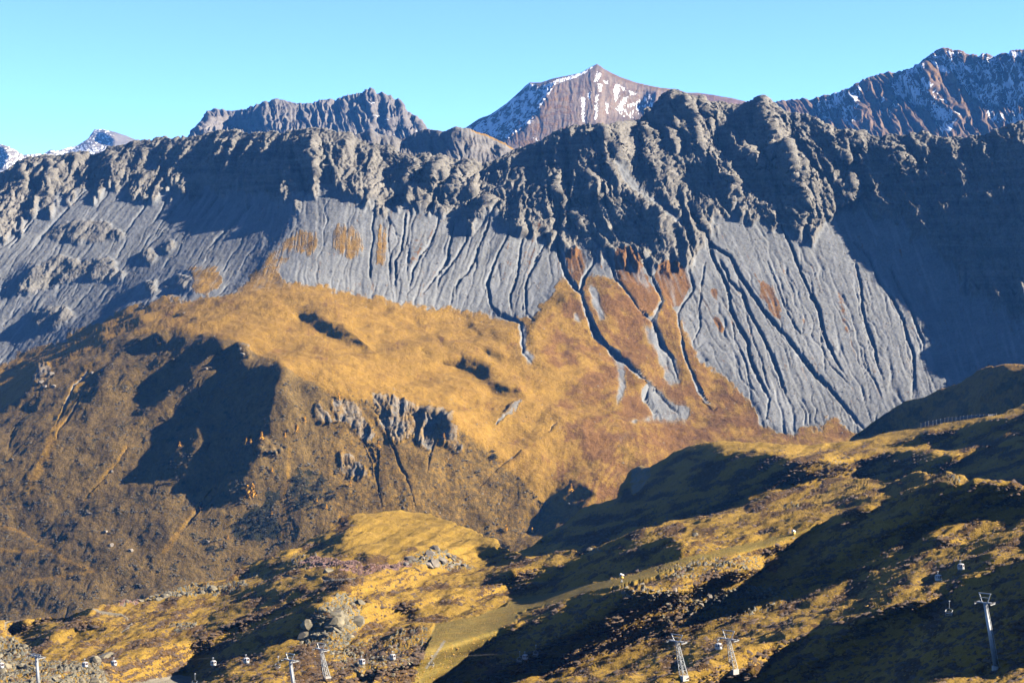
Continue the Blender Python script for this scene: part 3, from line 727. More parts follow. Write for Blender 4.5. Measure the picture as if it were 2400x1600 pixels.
# yellow-brown against brighter straw on the meadow
meadow_dull = sstep(-0.1, 0.5, fbm(PX / 90, PY / 50, 0 * PX + 61, 4)) * 0.35
rust = np.clip(rustp * 0.95 + rustweak * 0.45 * sstep(-0.3, 0.3, fbm(PX / 9, PY / 9, 0 * PX, 3)) + grass * (1 - heath) * meadow_dull + grass * sstep(1230, 1400, PX + 2 * wob) * 0.5, 0, 1)

rust = np.clip(blur(rust, 3) + 0.30 * streak * sstep(0.02, 0.4, blur(rust, 6)), 0, 1)
P, nearg = add_gullies(main, P, GUL, RIB)
scree_core = nearg * (1 - below * sstep(900, 1000, PY) * sstep(1300, 1200, PX))
grass = grass * (1 - 0.92 * scree_core); rust = rust * (1 - 0.92 * scree_core); heath = heath * (1 - 0.3 * scree_core)
strk2 = fbm((PX - _sl * (PY - 600)) / 13, PY / 150, 0 * PX + 144, 4, 0.6)
strk3 = fbm((PX - _sl * (PY - 600)) / 9, PY / 90, 0 * PX + 244, 4, 0.6)
scr = np.clip(1 - rock - grass, 0, 1)
light = np.clip(scr * sstep(0.0, 0.7, strk2) * 0.75 + 0.5 * scree_low * scr, 0, 1)
rust = np.clip(rust + scr * sstep(0.15, 0.75, strk3) * 0.42 * sstep(560, 620, PX), 0, 1)
bl = main.full
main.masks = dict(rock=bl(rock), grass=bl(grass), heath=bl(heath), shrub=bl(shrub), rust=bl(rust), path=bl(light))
# --- relief
N = main.normals(P)
rockf = bl(blur(np.clip(rock, 0, 1), 6)); grass_wide = bl(blur(np.clip(grass0, 0, 1), 160)); screef = bl(np.clip(1 - rock - grass, 0, 1)); grassf = bl(grass); heathf = bl(heath); shrubf = bl(shrub)
x, y, z = P[..., 0], P[..., 1], P[..., 2]
def crag_relief(x, y, z, size, octaves=6):
    wx = 0.35 * size * noise3(x / size, y / size, z / size); wz = 0.35 * size * noise3(x / size + 50, y / size, z / size)
    s = 0; a = 1.0; f = 1.0 / size
    for o in range(octaves):
        n = 1.0 - 1.7 * np.abs(noise3((x + wx) * f + 31.7 * o, (y + wz) * f + 11.9 * o, z * f * (0.6 if o < 3 else 1.0) + 3.3 * o))
        s = s + a * n
        a *= 0.66; f *= 2.05
    return s
amp = bl(1.0 - 0.5 * crags)
def broken_rock(x, y, z, size, sel):
    out = np.zeros(x.shape, np.float32)
    a, b, c = x[sel], y[sel], z[sel]
    w = 0.22 * size
    a2 = a + w * noise3(a / size, b / size, c / size); b2 = b + w * noise3(a / size + 9, b / size, c / size + 4)
    o = 0.05 * size * (ridged(a2 / (1.5 * size), b2 / (1.5 * size), c / (3.2 * size), 3, 0.5) - 0.8)
    o = o + 0.035 * size * facets(a2 / (0.45 * size), b2 / (0.45 * size), c / (1.6 * size), 3)
    o = o + 0.034 * size * facets(a2 / (0.16 * size), b2 / (0.16 * size), c / (0.42 * size), 11)
    o = o + 0.036 * size * facets(a2 / (0.07 * size), b2 / (0.07 * size), c / (0.13 * size), 29)
    out[sel] = o
    return out
disp = rockf * amp * broken_rock(x, y, z, 44.0, rockf > 0.02)
SL = [(-250,-0.85),(200,-0.8),(500,-0.7),(640,-0.4),(720,-0.05),(900,-0.1),(1000,-0.35),(1250,-0.25),(1330,0.1),(1450,0.5),(1600,0.35),(1700,0.5),(1900,0.38),(2100,0.35),(2700,0.3)]
sl = np.interp(PX, [p[0] for p in SL], [p[1] for p in SL])
cc = PX - sl * (PY - 600) + 6 * fbm(PX / 60, PY / 60, 0 * PX + 4, 2)
st = fbm(cc / 11, PY / 190, 0 * PX + 2, 4, 0.6)
cw = cc + 9 * fbm(PX / 40, PY / 40, 0 * PX + 14, 3)
def tents(u, v, w, octaves, gain):
    o = 0; a = 1.0; f = 1.0
    for k in range(octaves):
        o = o + a * (0.55 - 1.5 * np.abs(noise3(u * f + 7.7 * k, v * f + 3.1 * k, w)))
        a *= gain; f *= 2.1
    return o
but = 11.0 * tents(cw / 66, PY / 170, 0 * PX + 61, 6, 0.62)
disp += rockf * bl(but * (0.35 + 0.65 * sstep(0, 40, PY - main.PY[:1])) * (1 - 0.45 * crags))
disp += screef * bl(0.38 * st * (0.5 + sstep(-0.3, 0.5, fbm(PX / 110, PY / 160, 0 * PX + 12, 2))))
ch = noise3(cc / 34 + 0.4 * noise3(PX / 30, PY / 45, 0 * PX + 6), PY / 340, 0 * PX + 7)
ch2 = noise3(cc / 17 + 0.3 * noise3(PX / 18, PY / 30, 0 * PX + 16), PY / 230, 0 * PX + 27)
fine_ch = 1.5 * np.exp(-(ch / 0.055) ** 2) * sstep(-0.5, 0.2, noise3(PX / 60, PY / 120, 0 * PX + 3)) + 0.9 * np.exp(-(ch2 / 0.07) ** 2) * sstep(-0.3, 0.3, noise3(PX / 50, PY / 90, 0 * PX + 33))
disp -= screef * bl(fine_ch)
disp += screef * 0.5 * fbm(x / 6, y / 6, z / 6, 3, 0.6)
disp += grass_wide * (7.0 * fbm(x / 120, y / 120, z / 120, 2) + 3.2 * fbm(x / 48, y / 48, z / 48, 4, 0.55))
hch = noise3(cc / 26 + 0.5 * noise3(PX / 30, PY / 40, 0 * PX + 6), PY / 150, 0 * PX + 107)
disp -= grassf * heathf * bl(0.9 * np.exp(-(hch / 0.07) ** 2) * sstep(-0.2, 0.5, noise3(PX / 90, PY / 80, 0 * PX + 117))) + grassf * heathf * 0.40 * fbm(x / 6, y / 6, z / 6, 4, 0.6)
disp += grassf * (1 - heathf) * 0.35 * fbm(x / 9, y / 9, z / 9, 3, 0.65)
disp += shrubf * 0.9 * np.clip(fbm(x / 6, y / 6, z / 6, 2) + 0.4, 0, 2)
P = P + N * disp[..., None]
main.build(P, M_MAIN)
#--NEXT--
# ------------------------------------------------------------------ far mountains
def far_mountain(name, skyl, y_top, y_bot, py_bot, shade, step, rows, material, amp, size, masks=None, lines=None, ribs=None, pre=None, dark=-0.15):
    px0 = skyl[0][0]; px1 = skyl[-1][0]
    yt = (lambda p: y_top) if not callable(y_top) else y_top
    L = lines or [[(p[0], p[1], yt(p[0])) for p in skyl], [(px0, py_bot, y_bot), (px1, py_bot, y_bot)]]
    t = Terrain(name, L, skyl, [(px0, py_bot), (px1, py_bot)], px0, px1, shade, step, rows, back=(y_top * 0.06 if not callable(y_top) else 400, 0.7, 12), h=3.0, w0=2.0, dark=dark)
    P = t.positions()
    N = t.normals(P)
    x, y, z = P[..., 0], P[..., 1], P[..., 2]
    keep = t.full(np.minimum(1, 0.35 + 0.65 * sstep(0, 25, t.PY - t.PY[:1])))
    d = amp * 4.2 / size * broken_rock(x, y, z, size, np.ones(x.shape, bool))
    if ribs:
        px_s, sl_, am = ribs
        cw_ = t.PX - sl_ * (t.PY - 250) + 5 * fbm(t.PX / 24, t.PY / 24, 0 * t.PX + 7, 2)
        rb = am * (0.4 - np.abs(noise3(cw_ / px_s, t.PY / (px_s * 5), 0 * t.PX + 3))) + 0.6 * am * (0.4 - np.abs(noise3(cw_ / (0.42 * px_s), t.PY / (px_s * 2.2), 0 * t.PX + 13))) + 0.3 * am * (0.4 - np.abs(noise3(cw_ / (0.2 * px_s), t.PY / px_s, 0 * t.PX + 23)))
        d = d + t.full(rb)
    if pre is not None:
        d = d * t.full(pre(t))
    P = P + N * (d * keep)[..., None]
    t.masks = {k: t.full(v) for k, v in (masks(t) if masks else {}).items()}
    t.build(P, material)
    return t

def colset(**kw):
    c = dict(COL); c.update(kw); return c
M_FAR_GREY = terrain_material('far_limestone', colset(rock=((0.15,0.13,0.115),(0.25,0.215,0.185),(0.36,0.31,0.26)), scree=((0.22,0.21,0.20),(0.28,0.27,0.25),(0.35,0.33,0.30))), 0.2, 0.6)
M_FAR_RED = terrain_material('far_red_rock', colset(rock=((0.12,0.075,0.048),(0.23,0.145,0.092),(0.36,0.235,0.145)), scree=((0.20,0.15,0.105),(0.28,0.21,0.15),(0.36,0.275,0.195)), grass=((0.16,0.085,0.035),(0.26,0.145,0.06),(0.33,0.2,0.09))), 0.2, 0.6)

# foothills behind the main crest
SK1 = T(2, [(0,700),(100,620),(200,585),(260,620),(350,630),(400,650),(470,620),(560,578),(640,590),(700,595),(770,560),(840,575),(920,600),(1020,640),(1100,680),(1160,720),(1240,780)])
far_mountain('grey_foothills', SK1, 3900, 3500, 420, [(1, T(2, [(410,720),(440,640),(560,590),(780,570),(800,640),(770,740),(600,750)])), (1, T(2, [(980,700),(1040,660),(1080,700),(1060,770),(1020,780)])), (1, T(2, [(110,620),(190,590),(220,630),(230,680),(170,660)]))],
    1.8, 90, M_FAR_GREY, 4.0, 60, ribs=(24, 0.2, 11), masks=lambda t: dict(rock=np.clip(0.75 + 0.5 * fbm(t.PX / 30, t.PY / 8, 0 * t.PX, 3), 0, 1), grass=sstep(9, 2, t.PY - t.PY[:1]) * sstep(1080, 1120, t.PX) * 0.7))

# rocky massif
SK2 = T(1, [(1180,720),(1250,630),(1310,570),(1350,520),(1390,465),(1440,450),(1550,462),(1640,450),(1720,420),(1780,390),(1850,382),(1910,390),(1970,415),(2060,415),(2130,395),(2260,380)]) + T(2, [(0,375),(40,360),(120,345),(170,320),(190,308),(210,318),(230,350),(280,340),(340,370),(390,390),(430,450),(480,490),(530,510),(555,560),(580,640),(620,700)])
far_mountain('rocky_massif', SK2, 6400, 5900, 360, [(1, T(1, [(1500,530),(1560,470),(1780,400),(1790,460),(1800,560),(1850,600),(1600,610),(1510,590)])), (1, T(1, [(1260,620),(1400,470),(1380,550),(1320,620)])), (.9, T(1, [(1990,430),(2060,430),(2040,560),(1990,560)])),
    (1, T(2, [(130,370),(190,330),(240,390),(200,420),(150,470),(80,590),(60,520),(120,440)])), (1, T(2, [(260,500),(300,450),(330,530),(300,600),(240,600)])), (1, T(2, [(340,560),(400,520),(430,600),(400,630),(350,620)])), (1, T(2, [(440,500),(500,500),(540,560),(470,600)])), (.8, T(2, [(10,380),(60,370),(30,500),(0,560)]))],
    1.6, 110, M_FAR_GREY, 7.0, 95, ribs=(20, 0.15, 34), masks=lambda t: dict(rock=np.ones(t.PX.shape), snow=sstep(0.55, 0.75, fbm(t.PX / 18, t.PY / 5, 0 * t.PX + 5, 4)) * 0.6 * sstep(845, 880, t.PX)))

# snow-streaked pyramid
SK3 = T(2, [(700,660),(830,570),(920,510),(1000,480),(1100,410),(1170,350),(1230,290),(1260,268),(1330,268),(1420,240),(1520,220),(1600,205),(1650,175),(1710,142),(1760,180),(1860,230),(1960,265),(2060,290),(2150,305),(2230,310)]) + T(3, [(30,480),(100,480),(180,490),(260,505),(330,515),(410,535),(520,570),(700,640)])
D3 = T(2, [(830,575),(1000,490),(1170,360),(1250,275),(1350,290),(1440,270),(1400,340),(1340,420),(1310,480),(1220,570),(1120,650),(1000,640),(900,600)])
D3b = T(2, [(1960,420),(2040,330),(2100,350),(2090,430),(2040,470),(1990,500)])
S3 = [T(2, q) for q in ([(1690,270),(1710,190),(1740,210),(1720,260)], [(1715,275),(1745,285),(1735,335),(1720,330)], [(1602,365),(1628,365),(1628,530),(1610,530)], [(1645,340),(1672,330),(1662,400)], [(1700,350),(1716,350),(1708,520),(1693,540)], [(1830,280),(1862,285),(1852,370),(1830,400),(1818,320)], [(1868,298),(1905,308),(1880,338)], [(1885,370),(1915,365),(1855,475),(1845,440)], [(1920,325),(1975,345),(1930,360)], [(1350,300),(1440,248),(1560,218),(1700,146),(1645,200),(1560,240),(1440,280),(1380,302)], [(1745,260),(1785,260),(1780,285)], [(1765,400),(1778,400),(1785,470),(1770,470)], [(1280,640),(1310,640),(1310,665)], [(1230,540),(1290,515),(1260,550)])]
def masks3(t):
    PX, PY = t.PX, t.PY
    n = 0.7 * fbm((PX + 0.9 * PY) / 5, (PY - 0.9 * PX) / 24, 0 * PX + 3, 4, 0.65) + 0.5 * fbm(PX / 26, PY / 20, 0 * PX + 63, 3)
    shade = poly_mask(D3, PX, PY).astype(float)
    m = np.zeros(PX.shape)
    wx = 1.6 * fbm(PX / 4, PY / 4, 0 * PX, 2)
    for q in S3:
        m = np.maximum(m, poly_mask(q, PX + 2.2 * wx, PY + wx))
    m = m * sstep(-0.45, 0.05, fbm(PX / 2.6, PY / 6, 0 * PX + 15, 3))
    right = poly_mask(T(2, [(1830,440),(1960,400),(2080,340),(2100,420),(2000,480),(1950,510),(1880,500)]), PX, PY)
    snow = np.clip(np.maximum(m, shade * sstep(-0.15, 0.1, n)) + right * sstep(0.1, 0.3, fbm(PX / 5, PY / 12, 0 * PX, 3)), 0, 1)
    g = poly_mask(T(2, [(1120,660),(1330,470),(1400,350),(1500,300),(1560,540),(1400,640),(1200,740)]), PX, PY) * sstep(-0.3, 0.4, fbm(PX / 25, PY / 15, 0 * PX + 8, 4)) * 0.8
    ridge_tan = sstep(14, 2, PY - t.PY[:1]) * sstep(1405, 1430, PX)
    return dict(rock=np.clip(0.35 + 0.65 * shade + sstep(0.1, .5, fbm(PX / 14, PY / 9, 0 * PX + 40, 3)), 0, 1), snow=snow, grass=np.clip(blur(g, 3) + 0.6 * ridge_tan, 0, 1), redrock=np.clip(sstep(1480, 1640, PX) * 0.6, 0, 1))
far_mountain('snow_streaked_pyramid', SK3, 7200, 6500, 370, [(1, D3), (.8, D3b)], 1.6, 150, M_FAR_RED, 5.5, 110, masks3, ribs=(22, 0.0, 12), pre=lambda t: 0.45 + 0.9 * poly_mask(D3, t.PX, t.PY))

# red mountain on the right
SK5 = T(3, [(380,560),(590,545),(700,540),(770,528),(890,520),(990,490),(1060,480),(1130,445),(1200,405),(1255,375),(1300,365),(1360,350),(1460,345),(1530,320),(1620,265),(1660,240),(1700,195),(1780,185),(1840,205),(1920,230),(1980,235),(2020,228),(2100,235),(2180,220),(2230,197),(2281,195),(2400,210),(2800,260)])
D5 = [T(3, q) for q in ([(890,540),(990,500),(1130,450),(1200,430),(1190,560),(1180,640),(1150,730),(1000,690),(900,650)], [(1390,440),(1460,360),(1610,280),(1650,340),(1660,420),(1720,480),(1780,560),(1850,640),(1790,780),(1730,780),(1640,640),(1560,560),(1480,560),(1420,640),(1390,700),(1370,620),(1410,540)], [(1640,260),(1700,200),(1900,230),(2281,210),(2700,230),(2700,560),(2281,560),(2220,590),(2120,600),(2000,570),(1950,540),(1900,500),(1870,460),(1780,380),(1740,300)], [(2110,700),(2270,640),(2500,620),(2500,760)], [(1300,540),(1340,500),(1360,620),(1320,640)])]
def masks5(t):
    PX, PY = t.PX, t.PY
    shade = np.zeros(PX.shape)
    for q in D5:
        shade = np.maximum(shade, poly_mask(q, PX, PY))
    n1_ = fbm((PX + 0.55 * PY) / 4.5, (PY - 0.55 * PX) / 26, 0 * PX + 13, 4, 0.62)
    n2_ = fbm((PX - 0.5 * PY) / 5.0, (PY + 0.5 * PX) / 30, 0 * PX + 53, 4, 0.62)
    n = 0.62 * np.maximum(n1_, n2_) + 0.45 * fbm(PX / 30, PY / 22, 0 * PX + 3, 3) - 0.06
    br = fbm(PX / 60, PY / 40, 0 * PX + 3, 2)
    lit = poly_mask(T(3, [(2000,570),(2150,560),(2250,600),(2200,680),(2080,720),(2000,640)]), PX, PY)
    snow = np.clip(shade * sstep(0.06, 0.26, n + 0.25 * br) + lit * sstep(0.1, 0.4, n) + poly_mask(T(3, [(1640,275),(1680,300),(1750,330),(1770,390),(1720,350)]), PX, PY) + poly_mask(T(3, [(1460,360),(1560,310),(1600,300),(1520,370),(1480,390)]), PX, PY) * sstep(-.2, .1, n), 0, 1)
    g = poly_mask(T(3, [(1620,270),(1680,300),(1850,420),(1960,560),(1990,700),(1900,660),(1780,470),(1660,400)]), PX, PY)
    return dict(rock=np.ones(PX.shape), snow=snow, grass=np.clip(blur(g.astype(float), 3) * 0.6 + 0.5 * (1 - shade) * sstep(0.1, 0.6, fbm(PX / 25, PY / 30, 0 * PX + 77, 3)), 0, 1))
far_mountain('red_mountain', SK5, 6300, 5600, 360, [(1, q) for q in D5], 1.8, 150, M_FAR_RED, 6.0, 120, masks5, ribs=(30, 0.5, 38))

# pale peaks far to the left
SK6 = T(1, [(-500,700),(-100,660),(0,678),(50,690),(110,720),(160,760),(220,830),(280,900)])
SK7 = T(1, [(60,800),(160,750),(230,745),(290,745),(340,715),(380,725),(430,710),(520,685),(590,640),(630,580),(690,580),(760,595),(840,620),(900,645),(940,660),(1000,700),(1100,760)])
def masks67(t):
    PX, PY = t.PX, t.PY
    n = fbm(PX / 7, PY / 5, 0 * PX + 23, 5, 0.66)
    low = poly_mask(T(1, [(160,760),(330,730),(520,690),(600,700),(680,700),(620,760),(160,800)]), PX, PY)
    return dict(rock=np.ones(PX.shape), snow=np.clip(sstep(0.02, 0.3, n) * (0.75 - 0.6 * sstep(255, 285, PX)) + low * sstep(-0.2, 0.1, n) * .8, 0, 1))
far_mountain('pale_ridge', SK6, 8800, 8100, 410, [(1, T(1, [(-100,690),(20,690),(60,760),(0,860),(-100,880)]))], 1.8, 70, M_FAR_GREY, 9, 140, masks67)
far_mountain('distant_snowy_peak', SK7, 10000, 9200, 390, [(1, T(1, [(640,600),(690,600),(760,650),(740,700),(690,700),(620,650)])), (.7, T(1, [(300,740),(430,720),(600,650),(560,720),(400,760)]))], 1.6, 70, M_FAR_GREY, 10, 150, masks67)

# ------------------------------------------------------------------ spur on the right, between valley and mountain
SKR = [(1990,1030),(2030,1004)] + T(6, [(1290,1100),(1400,1010),(1500,970),(1600,940),(1700,890),(1830,850),(1950,770),(2050,735),(2130,730),(2281,725)]) + [(2480,850),(2640,840)]
spur = Terrain('dark_spur', [[(p[0], p[1], float(np.interp(p[0], [1990, 2640], [1900, 1640]))) for p in SKR], [(1990,1045,1820),(2640,1045,1480)]], SKR, [(1990,1060),(2640,1060)], 1990, 2640,
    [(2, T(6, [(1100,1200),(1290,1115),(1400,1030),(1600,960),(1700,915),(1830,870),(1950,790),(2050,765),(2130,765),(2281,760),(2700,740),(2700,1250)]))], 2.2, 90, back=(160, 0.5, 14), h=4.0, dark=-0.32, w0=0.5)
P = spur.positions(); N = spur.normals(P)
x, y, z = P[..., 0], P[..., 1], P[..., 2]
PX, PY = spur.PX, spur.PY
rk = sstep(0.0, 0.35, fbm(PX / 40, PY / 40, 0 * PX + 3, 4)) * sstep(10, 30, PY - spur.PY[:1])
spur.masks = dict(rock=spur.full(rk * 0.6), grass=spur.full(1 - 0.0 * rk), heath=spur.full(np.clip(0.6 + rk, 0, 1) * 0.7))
P = P + N * (2.2 * fbm(x / 40, y / 40, z / 40, 5, 0.55) + spur.full(rk) * 1.2 * broken_rock(x, y, z, 16, np.ones(x.shape, bool)) * 0.3)[..., None]
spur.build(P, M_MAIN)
#--NEXT--
# ------------------------------------------------------------------ foreground ground
COL_F = colset(
    grass=((0.25, 0.135, 0.022), (0.42, 0.245, 0.036), (0.54, 0.335, 0.055)),
    heath=((0.055, 0.030, 0.012), (0.13, 0.068, 0.022), (0.22, 0.12, 0.036)),
    rust=((0.18, 0.125, 0.030), (0.29, 0.205, 0.046), (0.38, 0.275, 0.065)),       # mown piste grass
    rock=((0.12, 0.112, 0.080), (0.22, 0.205, 0.145), (0.34, 0.315, 0.225)),            # pale lichen rock
    redrock=((0.11, 0.05, 0.034), (0.21, 0.105, 0.072), (0.34, 0.215, 0.15)),
    scree=((0.22, 0.21, 0.19), (0.30, 0.29, 0.27), (0.38, 0.36, 0.33)),
)
M_FORE = terrain_material('foreground_turf', COL_F, 1.6, 1.2)

SKB = [(1150,1310),(1200,1296),(1235,1286),(1265,1265),(1330,1220),(1370,1188),(1400,1180),(1445,1165),(1462,1130),(1480,1102),(1500,1094),(1522,1096),(1545,1078),(1580,1056),(1610,1044),(1640,1038),(1680,1034),(1740,1036),(1800,1038),(1900,1040),(2000,1032),(2040,1022),(2100,1010),(2150,1002),(2230,986),(2300,975),(2340,966),(2400,948),(2480,930),(2700,900)]
SH_B = [
 (1, W(2, [(-40,745),(150,720),(250,640),(330,560),(480,520),(550,400),(640,380),(750,310),(880,275),(980,283),(960,320),(900,360),(870,400),(950,335),(1080,305),(1200,315),(1300,350),(1330,400),(1400,440),(1200,500),(1100,560),(900,640),(700,720),(340,800),(150,800),(-40,800)])),
 (1, W(2, [(1680,300),(1700,285),(1900,228),(2200,168),(2352,146),(2900,100),(2900,180),(2352,222),(2100,288),(2000,280),(1850,280),(1750,300)])),
 (.95, W(2, [(1560,370),(1700,320),(1860,305),(1960,335),(2060,335),(2200,275),(2352,230),(2900,180),(2900,500),(2352,480),(2180,450),(2000,430),(1900,430),(1750,450),(1620,430)])),
 (.8, W(2, [(1440,282),(1500,273),(1600,290),(1480,300)])), (.6, W(2, [(1290,370),(1400,350),(1560,380),(1600,420),(1400,440)])),
 (-1, W(2, [(950,280),(1200,275),(1440,290),(1680,300),(1420,330),(1200,300),(1000,300)])), (-1, W(2, [(1620,330),(1860,280),(2060,310),(2352,220),(2060,330),(1860,300),(1700,320)])), (-1, W(2, [(2352,90),(2200,150),(1700,280),(1720,270),(2200,135)])),
]
hillB = Terrain('far_slope', [[(p[0], p[1], np.interp(p[0], [1150,1300,1480,1640,2000,2400,2700], [1340,1340,1330,1390,1420,1300,1190])) for p in SKB],
    [(1150,1335,1160),(1250,1320,1145),(1400,1300,1130),(1540,1275,1115),(1800,1245,1115),(2000,1170,1130),(2400,1200,985),(2700,1200,870)]], SKB,
    [(1150,1345),(1250,1340),(1400,1320),(1540,1290),(1800,1255),(1950,1190),(2400,1200),(2700,1200)], 1150, 2700, SH_B, 2.3, 150, back=(180, 0.7, 16), h=4.0)

SKA = [(-200,1470),(0,1455),(60,1452),(150,1442),(210,1424),(300,1412),(380,1392),(450,1366),(540,1350),(560,1332),(620,1310),(700,1272),(770,1240),(800,1218),(830,1205),(880,1200),(960,1198),(1010,1202),(1060,1220),(1120,1250),(1170,1274),(1200,1290),(1230,1302),(1300,1298),(1345,1292),(1375,1290),(1385,1280),(1450,1262),(1540,1238),(1570,1222),(1640,1204),(1720,1196),(1790,1198),(1830,1180),(1880,1165),(1930,1128),(1980,1120),(2040,1122),(2085,1128),(2110,1118),(2170,1108),(2180,1118),(2220,1110),(2260,1122),(2300,1124),(2400,1138),(2500,1140),(2700,1150)]
SH_A = [
 (1, W(1, [(840,1310),(890,1290),(880,1200),(1000,1140),(1200,1050),(1400,970),(1560,900),(1640,910),(1560,960),(1480,1020),(1400,1060),(1390,1110),(1350,1180),(1230,1210),(1120,1250),(1050,1310),(960,1372),(880,1420),(840,1372)])),
 (1, W(1, [(100,1140),(160,1090),(330,1030),(420,1020),(400,1060),(300,1100),(250,1130),(220,1180),(150,1190)])), (1, W(1, [(330,1180),(420,1100),(500,1100),(400,1160),(360,1190)])), (1, W(1, [(20,1120),(60,1100),(110,1090),(140,1130),(200,1180),(140,1200),(60,1150)])),
 (1, W(1, [(1080,880),(1200,830),(1330,790),(1400,750),(1500,700),(1640,620),(1560,700),(1580,740),(1480,770),(1360,790),(1340,840),(1290,880),(1150,900)])),
 (.8, W(1, [(1060,1010),(1120,950),(1180,930),(1280,920),(1100,1010)])), (1, W(1, [(2160,740),(2240,735),(2352,745),(2400,770),(2400,815),(2280,830),(2200,780)])),
 (1, W(1, [(1620,800),(1670,770),(1710,800),(1690,830),(1640,820)])), (.6, W(1, [(2180,860),(2240,850),(2352,870),(2352,920),(2260,900)])), (1, W(1, [(1370,1060),(1480,1040),(1530,1060),(1540,1120),(1500,1170),(1360,1180)])),
 (.5, W(1, [(1000,1000),(1150,960),(1440,920),(1540,900),(1360,970),(1160,1050),(980,1130),(900,1160)])), (.6, W(1, [(1790,1040),(1850,1000),(1920,1030),(1900,1100),(1820,1060)])), (.5, W(1, [(1990,1010),(2060,970),(2080,1000),(2030,1020)])),
 (1, W(1, [(1960,1420),(2100,1300),(2170,1220),(2280,1150),(2352,1100),(2420,1100),(2420,1440)])),
 (.8, W(1, [(1380,1330),(1500,1260),(1560,1280),(1480,1330)])), (.8, W(1, [(1640,1340),(1720,1290),(1760,1310),(1700,1372)])),
 (1, W(2, [(-10,1372),(-10,1110),(60,1100),(90,1070),(170,1040),(240,1020),(330,970),(420,940),(480,930),(560,950),(700,955),(820,945),(980,865),(1150,855),(1170,760),(1260,740),(1320,700),(1440,650),(1520,595),(1690,565),(1740,600),(1880,620),(1950,650),(1900,680),(2000,710),(1900,770),(1830,815),(1650,875),(1480,925),(1400,960),(1120,1025),(950,1095),(860,1120),(700,1190),(500,1250),(80,1355)])),
 (1, W(2, [(1690,570),(1750,525),(1830,495),(1930,466),(2050,455),(2160,448),(2352,470),(2900,500),(2900,520),(2352,600),(2180,640),(2130,650),(1960,660),(1880,610),(1740,590)])),
 (1, W(2, [(-20,960),(-20,880),(120,845),(330,795),(350,768),(460,736),(560,706),(680,704),(780,720),(790,760),(760,800),(600,850),(480,872),(300,930),(100,980)])),
 (1, W(2, [(850,1440),(850,1372),(880,1340),(1140,1300),(1180,1250),(1240,1210),(1400,1125),(1500,1085),(1620,1045),(1830,1000),(1900,1005),(2000,975),(2100,905),(2352,785),(2900,650),(2900,1260),(2352,1290),(2200,1310),(2000,1340),(1800,1372),(1700,1440)])),
 (.9, W(2, [(1540,935),(1620,885),(1760,872),(1830,900),(1820,930),(1700,970),(1600,1000),(1580,980)])), (1, W(2, [(1985,890),(1990,845),(2060,822),(2200,802),(2230,822),(2100,890),(2020,918)])), (.7, W(2, [(2080,710),(2200,680),(2352,612),(2900,500),(2900,530),(2352,640),(2180,730),(2100,740)])), (.6, W(2, [(1950,720),(2120,745),(1990,770)])),
 (.7, W(2, [(1000,580),(1050,540),(1090,560),(1040,590)])), (.6, W(2, [(1230,510),(1290,500),(1330,530),(1240,560)])), (.7, W(2, [(1510,570),(1600,520),(1690,530),(1640,560)])), (.6, W(2, [(760,640),(880,610),(960,640),(860,670)])), (.6, W(2, [(970,660),(1050,640),(1100,680),(1000,700)])), (.8, W(2, [(1740,500),(1790,440),(1900,415),(1830,470)])),
 (.6, W(2, [(700,1270),(800,1230),(940,1190),(960,1210),(800,1290)])), (.7, W(2, [(560,1330),(640,1290),(720,1270),(640,1330)])), (.6, W(2, [(1090,1200),(1180,1150),(1250,1140),(1150,1200)])),
 # sunny
 (-1, W(1, [(1560,760),(1600,690),(1640,640),(1700,605),(1900,590),(2040,605),(2200,690),(2300,740),(2160,740),(2150,800),(1900,760),(1720,790),(1620,770)])),
 (-.8, W(1, [(500,1200),(780,1170),(880,1200),(870,1290),(600,1300),(480,1270)])), (-.8, W(1, [(1760,940),(1900,880),(2100,880),(2160,960),(1950,1050),(1900,980),(1800,980)])),
 (-.8, W(2, [(0,830),(150,780),(330,775),(330,790),(120,840),(0,870)])), (-.8, W(2, [(850,600),(1100,560),(1400,480),(1600,440),(1740,440),(1700,520),(1500,560),(1450,620),(1200,640),(1000,610)])),
 (-.8, W(2, [(80,1365),(500,1260),(860,1130),(1140,1040),(1400,970),(1640,890),(1830,830),(2120,750),(2352,700),(2352,760),(2000,930),(1800,990),(1500,1075),(1200,1180),(1140,1290),(900,1320),(600,1372)])),
 (-.8, W(2, [(1640,1440),(1850,1365),(2200,1315),(2352,1300),(2900,1270),(2900,1440)])),
]
foreA = Terrain('near_slope', [[(p[0], p[1], np.interp(p[0], [-200,0,300,560,800,960,1100,1200,1380,1540,1800,1930,2180,2400,2700], [870,900,985,1045,1160,1190,1130,1045,930,940,985,1015,940,840,725])) for p in SKA],
    [(-200,1540,740),(0,1530,755),(300,1500,785),(560,1430,840),(800,1330,970),(960,1325,985),(1200,1345,900),(1380,1365,785),(1800,1330,785),(2000,1300,740),(2400,1320,610),(2700,1320,550)],
    [(-200,1640,610),(600,1640,580),(1200,1640,560),(1800,1640,500),(2400,1640,420),(2700,1640,390)]], SKA, [(-200,1650),(2700,1650)], -160, 2660, SH_A, 2.2, 330, back=(130, 0.6, 14), h=4.0, w0=2.0)

def fore_relief(t, rockm, heath, piste, P):
    N = t.normals(P)
    x, y, z = P[..., 0], P[..., 1], P[..., 2]
    f = t.full
    PX, PY = t.PX, t.PY
    terr = fbm((PX * 0.30 + PY) / 26, (PX - 0.3 * PY) / 150, 0 * PX + 5, 4, 0.55)
    rough = f(1 - 0.85 * piste)
    d = rough * f(1.3 * terr)
    d = d + rough * (1.8 * fbm(x / 32, y / 32, z / 32, 3, 0.5) + (0.30 + 0.7 * f(heath)) * fbm(x / 8, y / 8, z / 8, 3, 0.6))
    d = d + f(rockm) * 1.4 * fbm(x / 12, y / 12, z / 12, 2)
    return P + N * d[..., None]

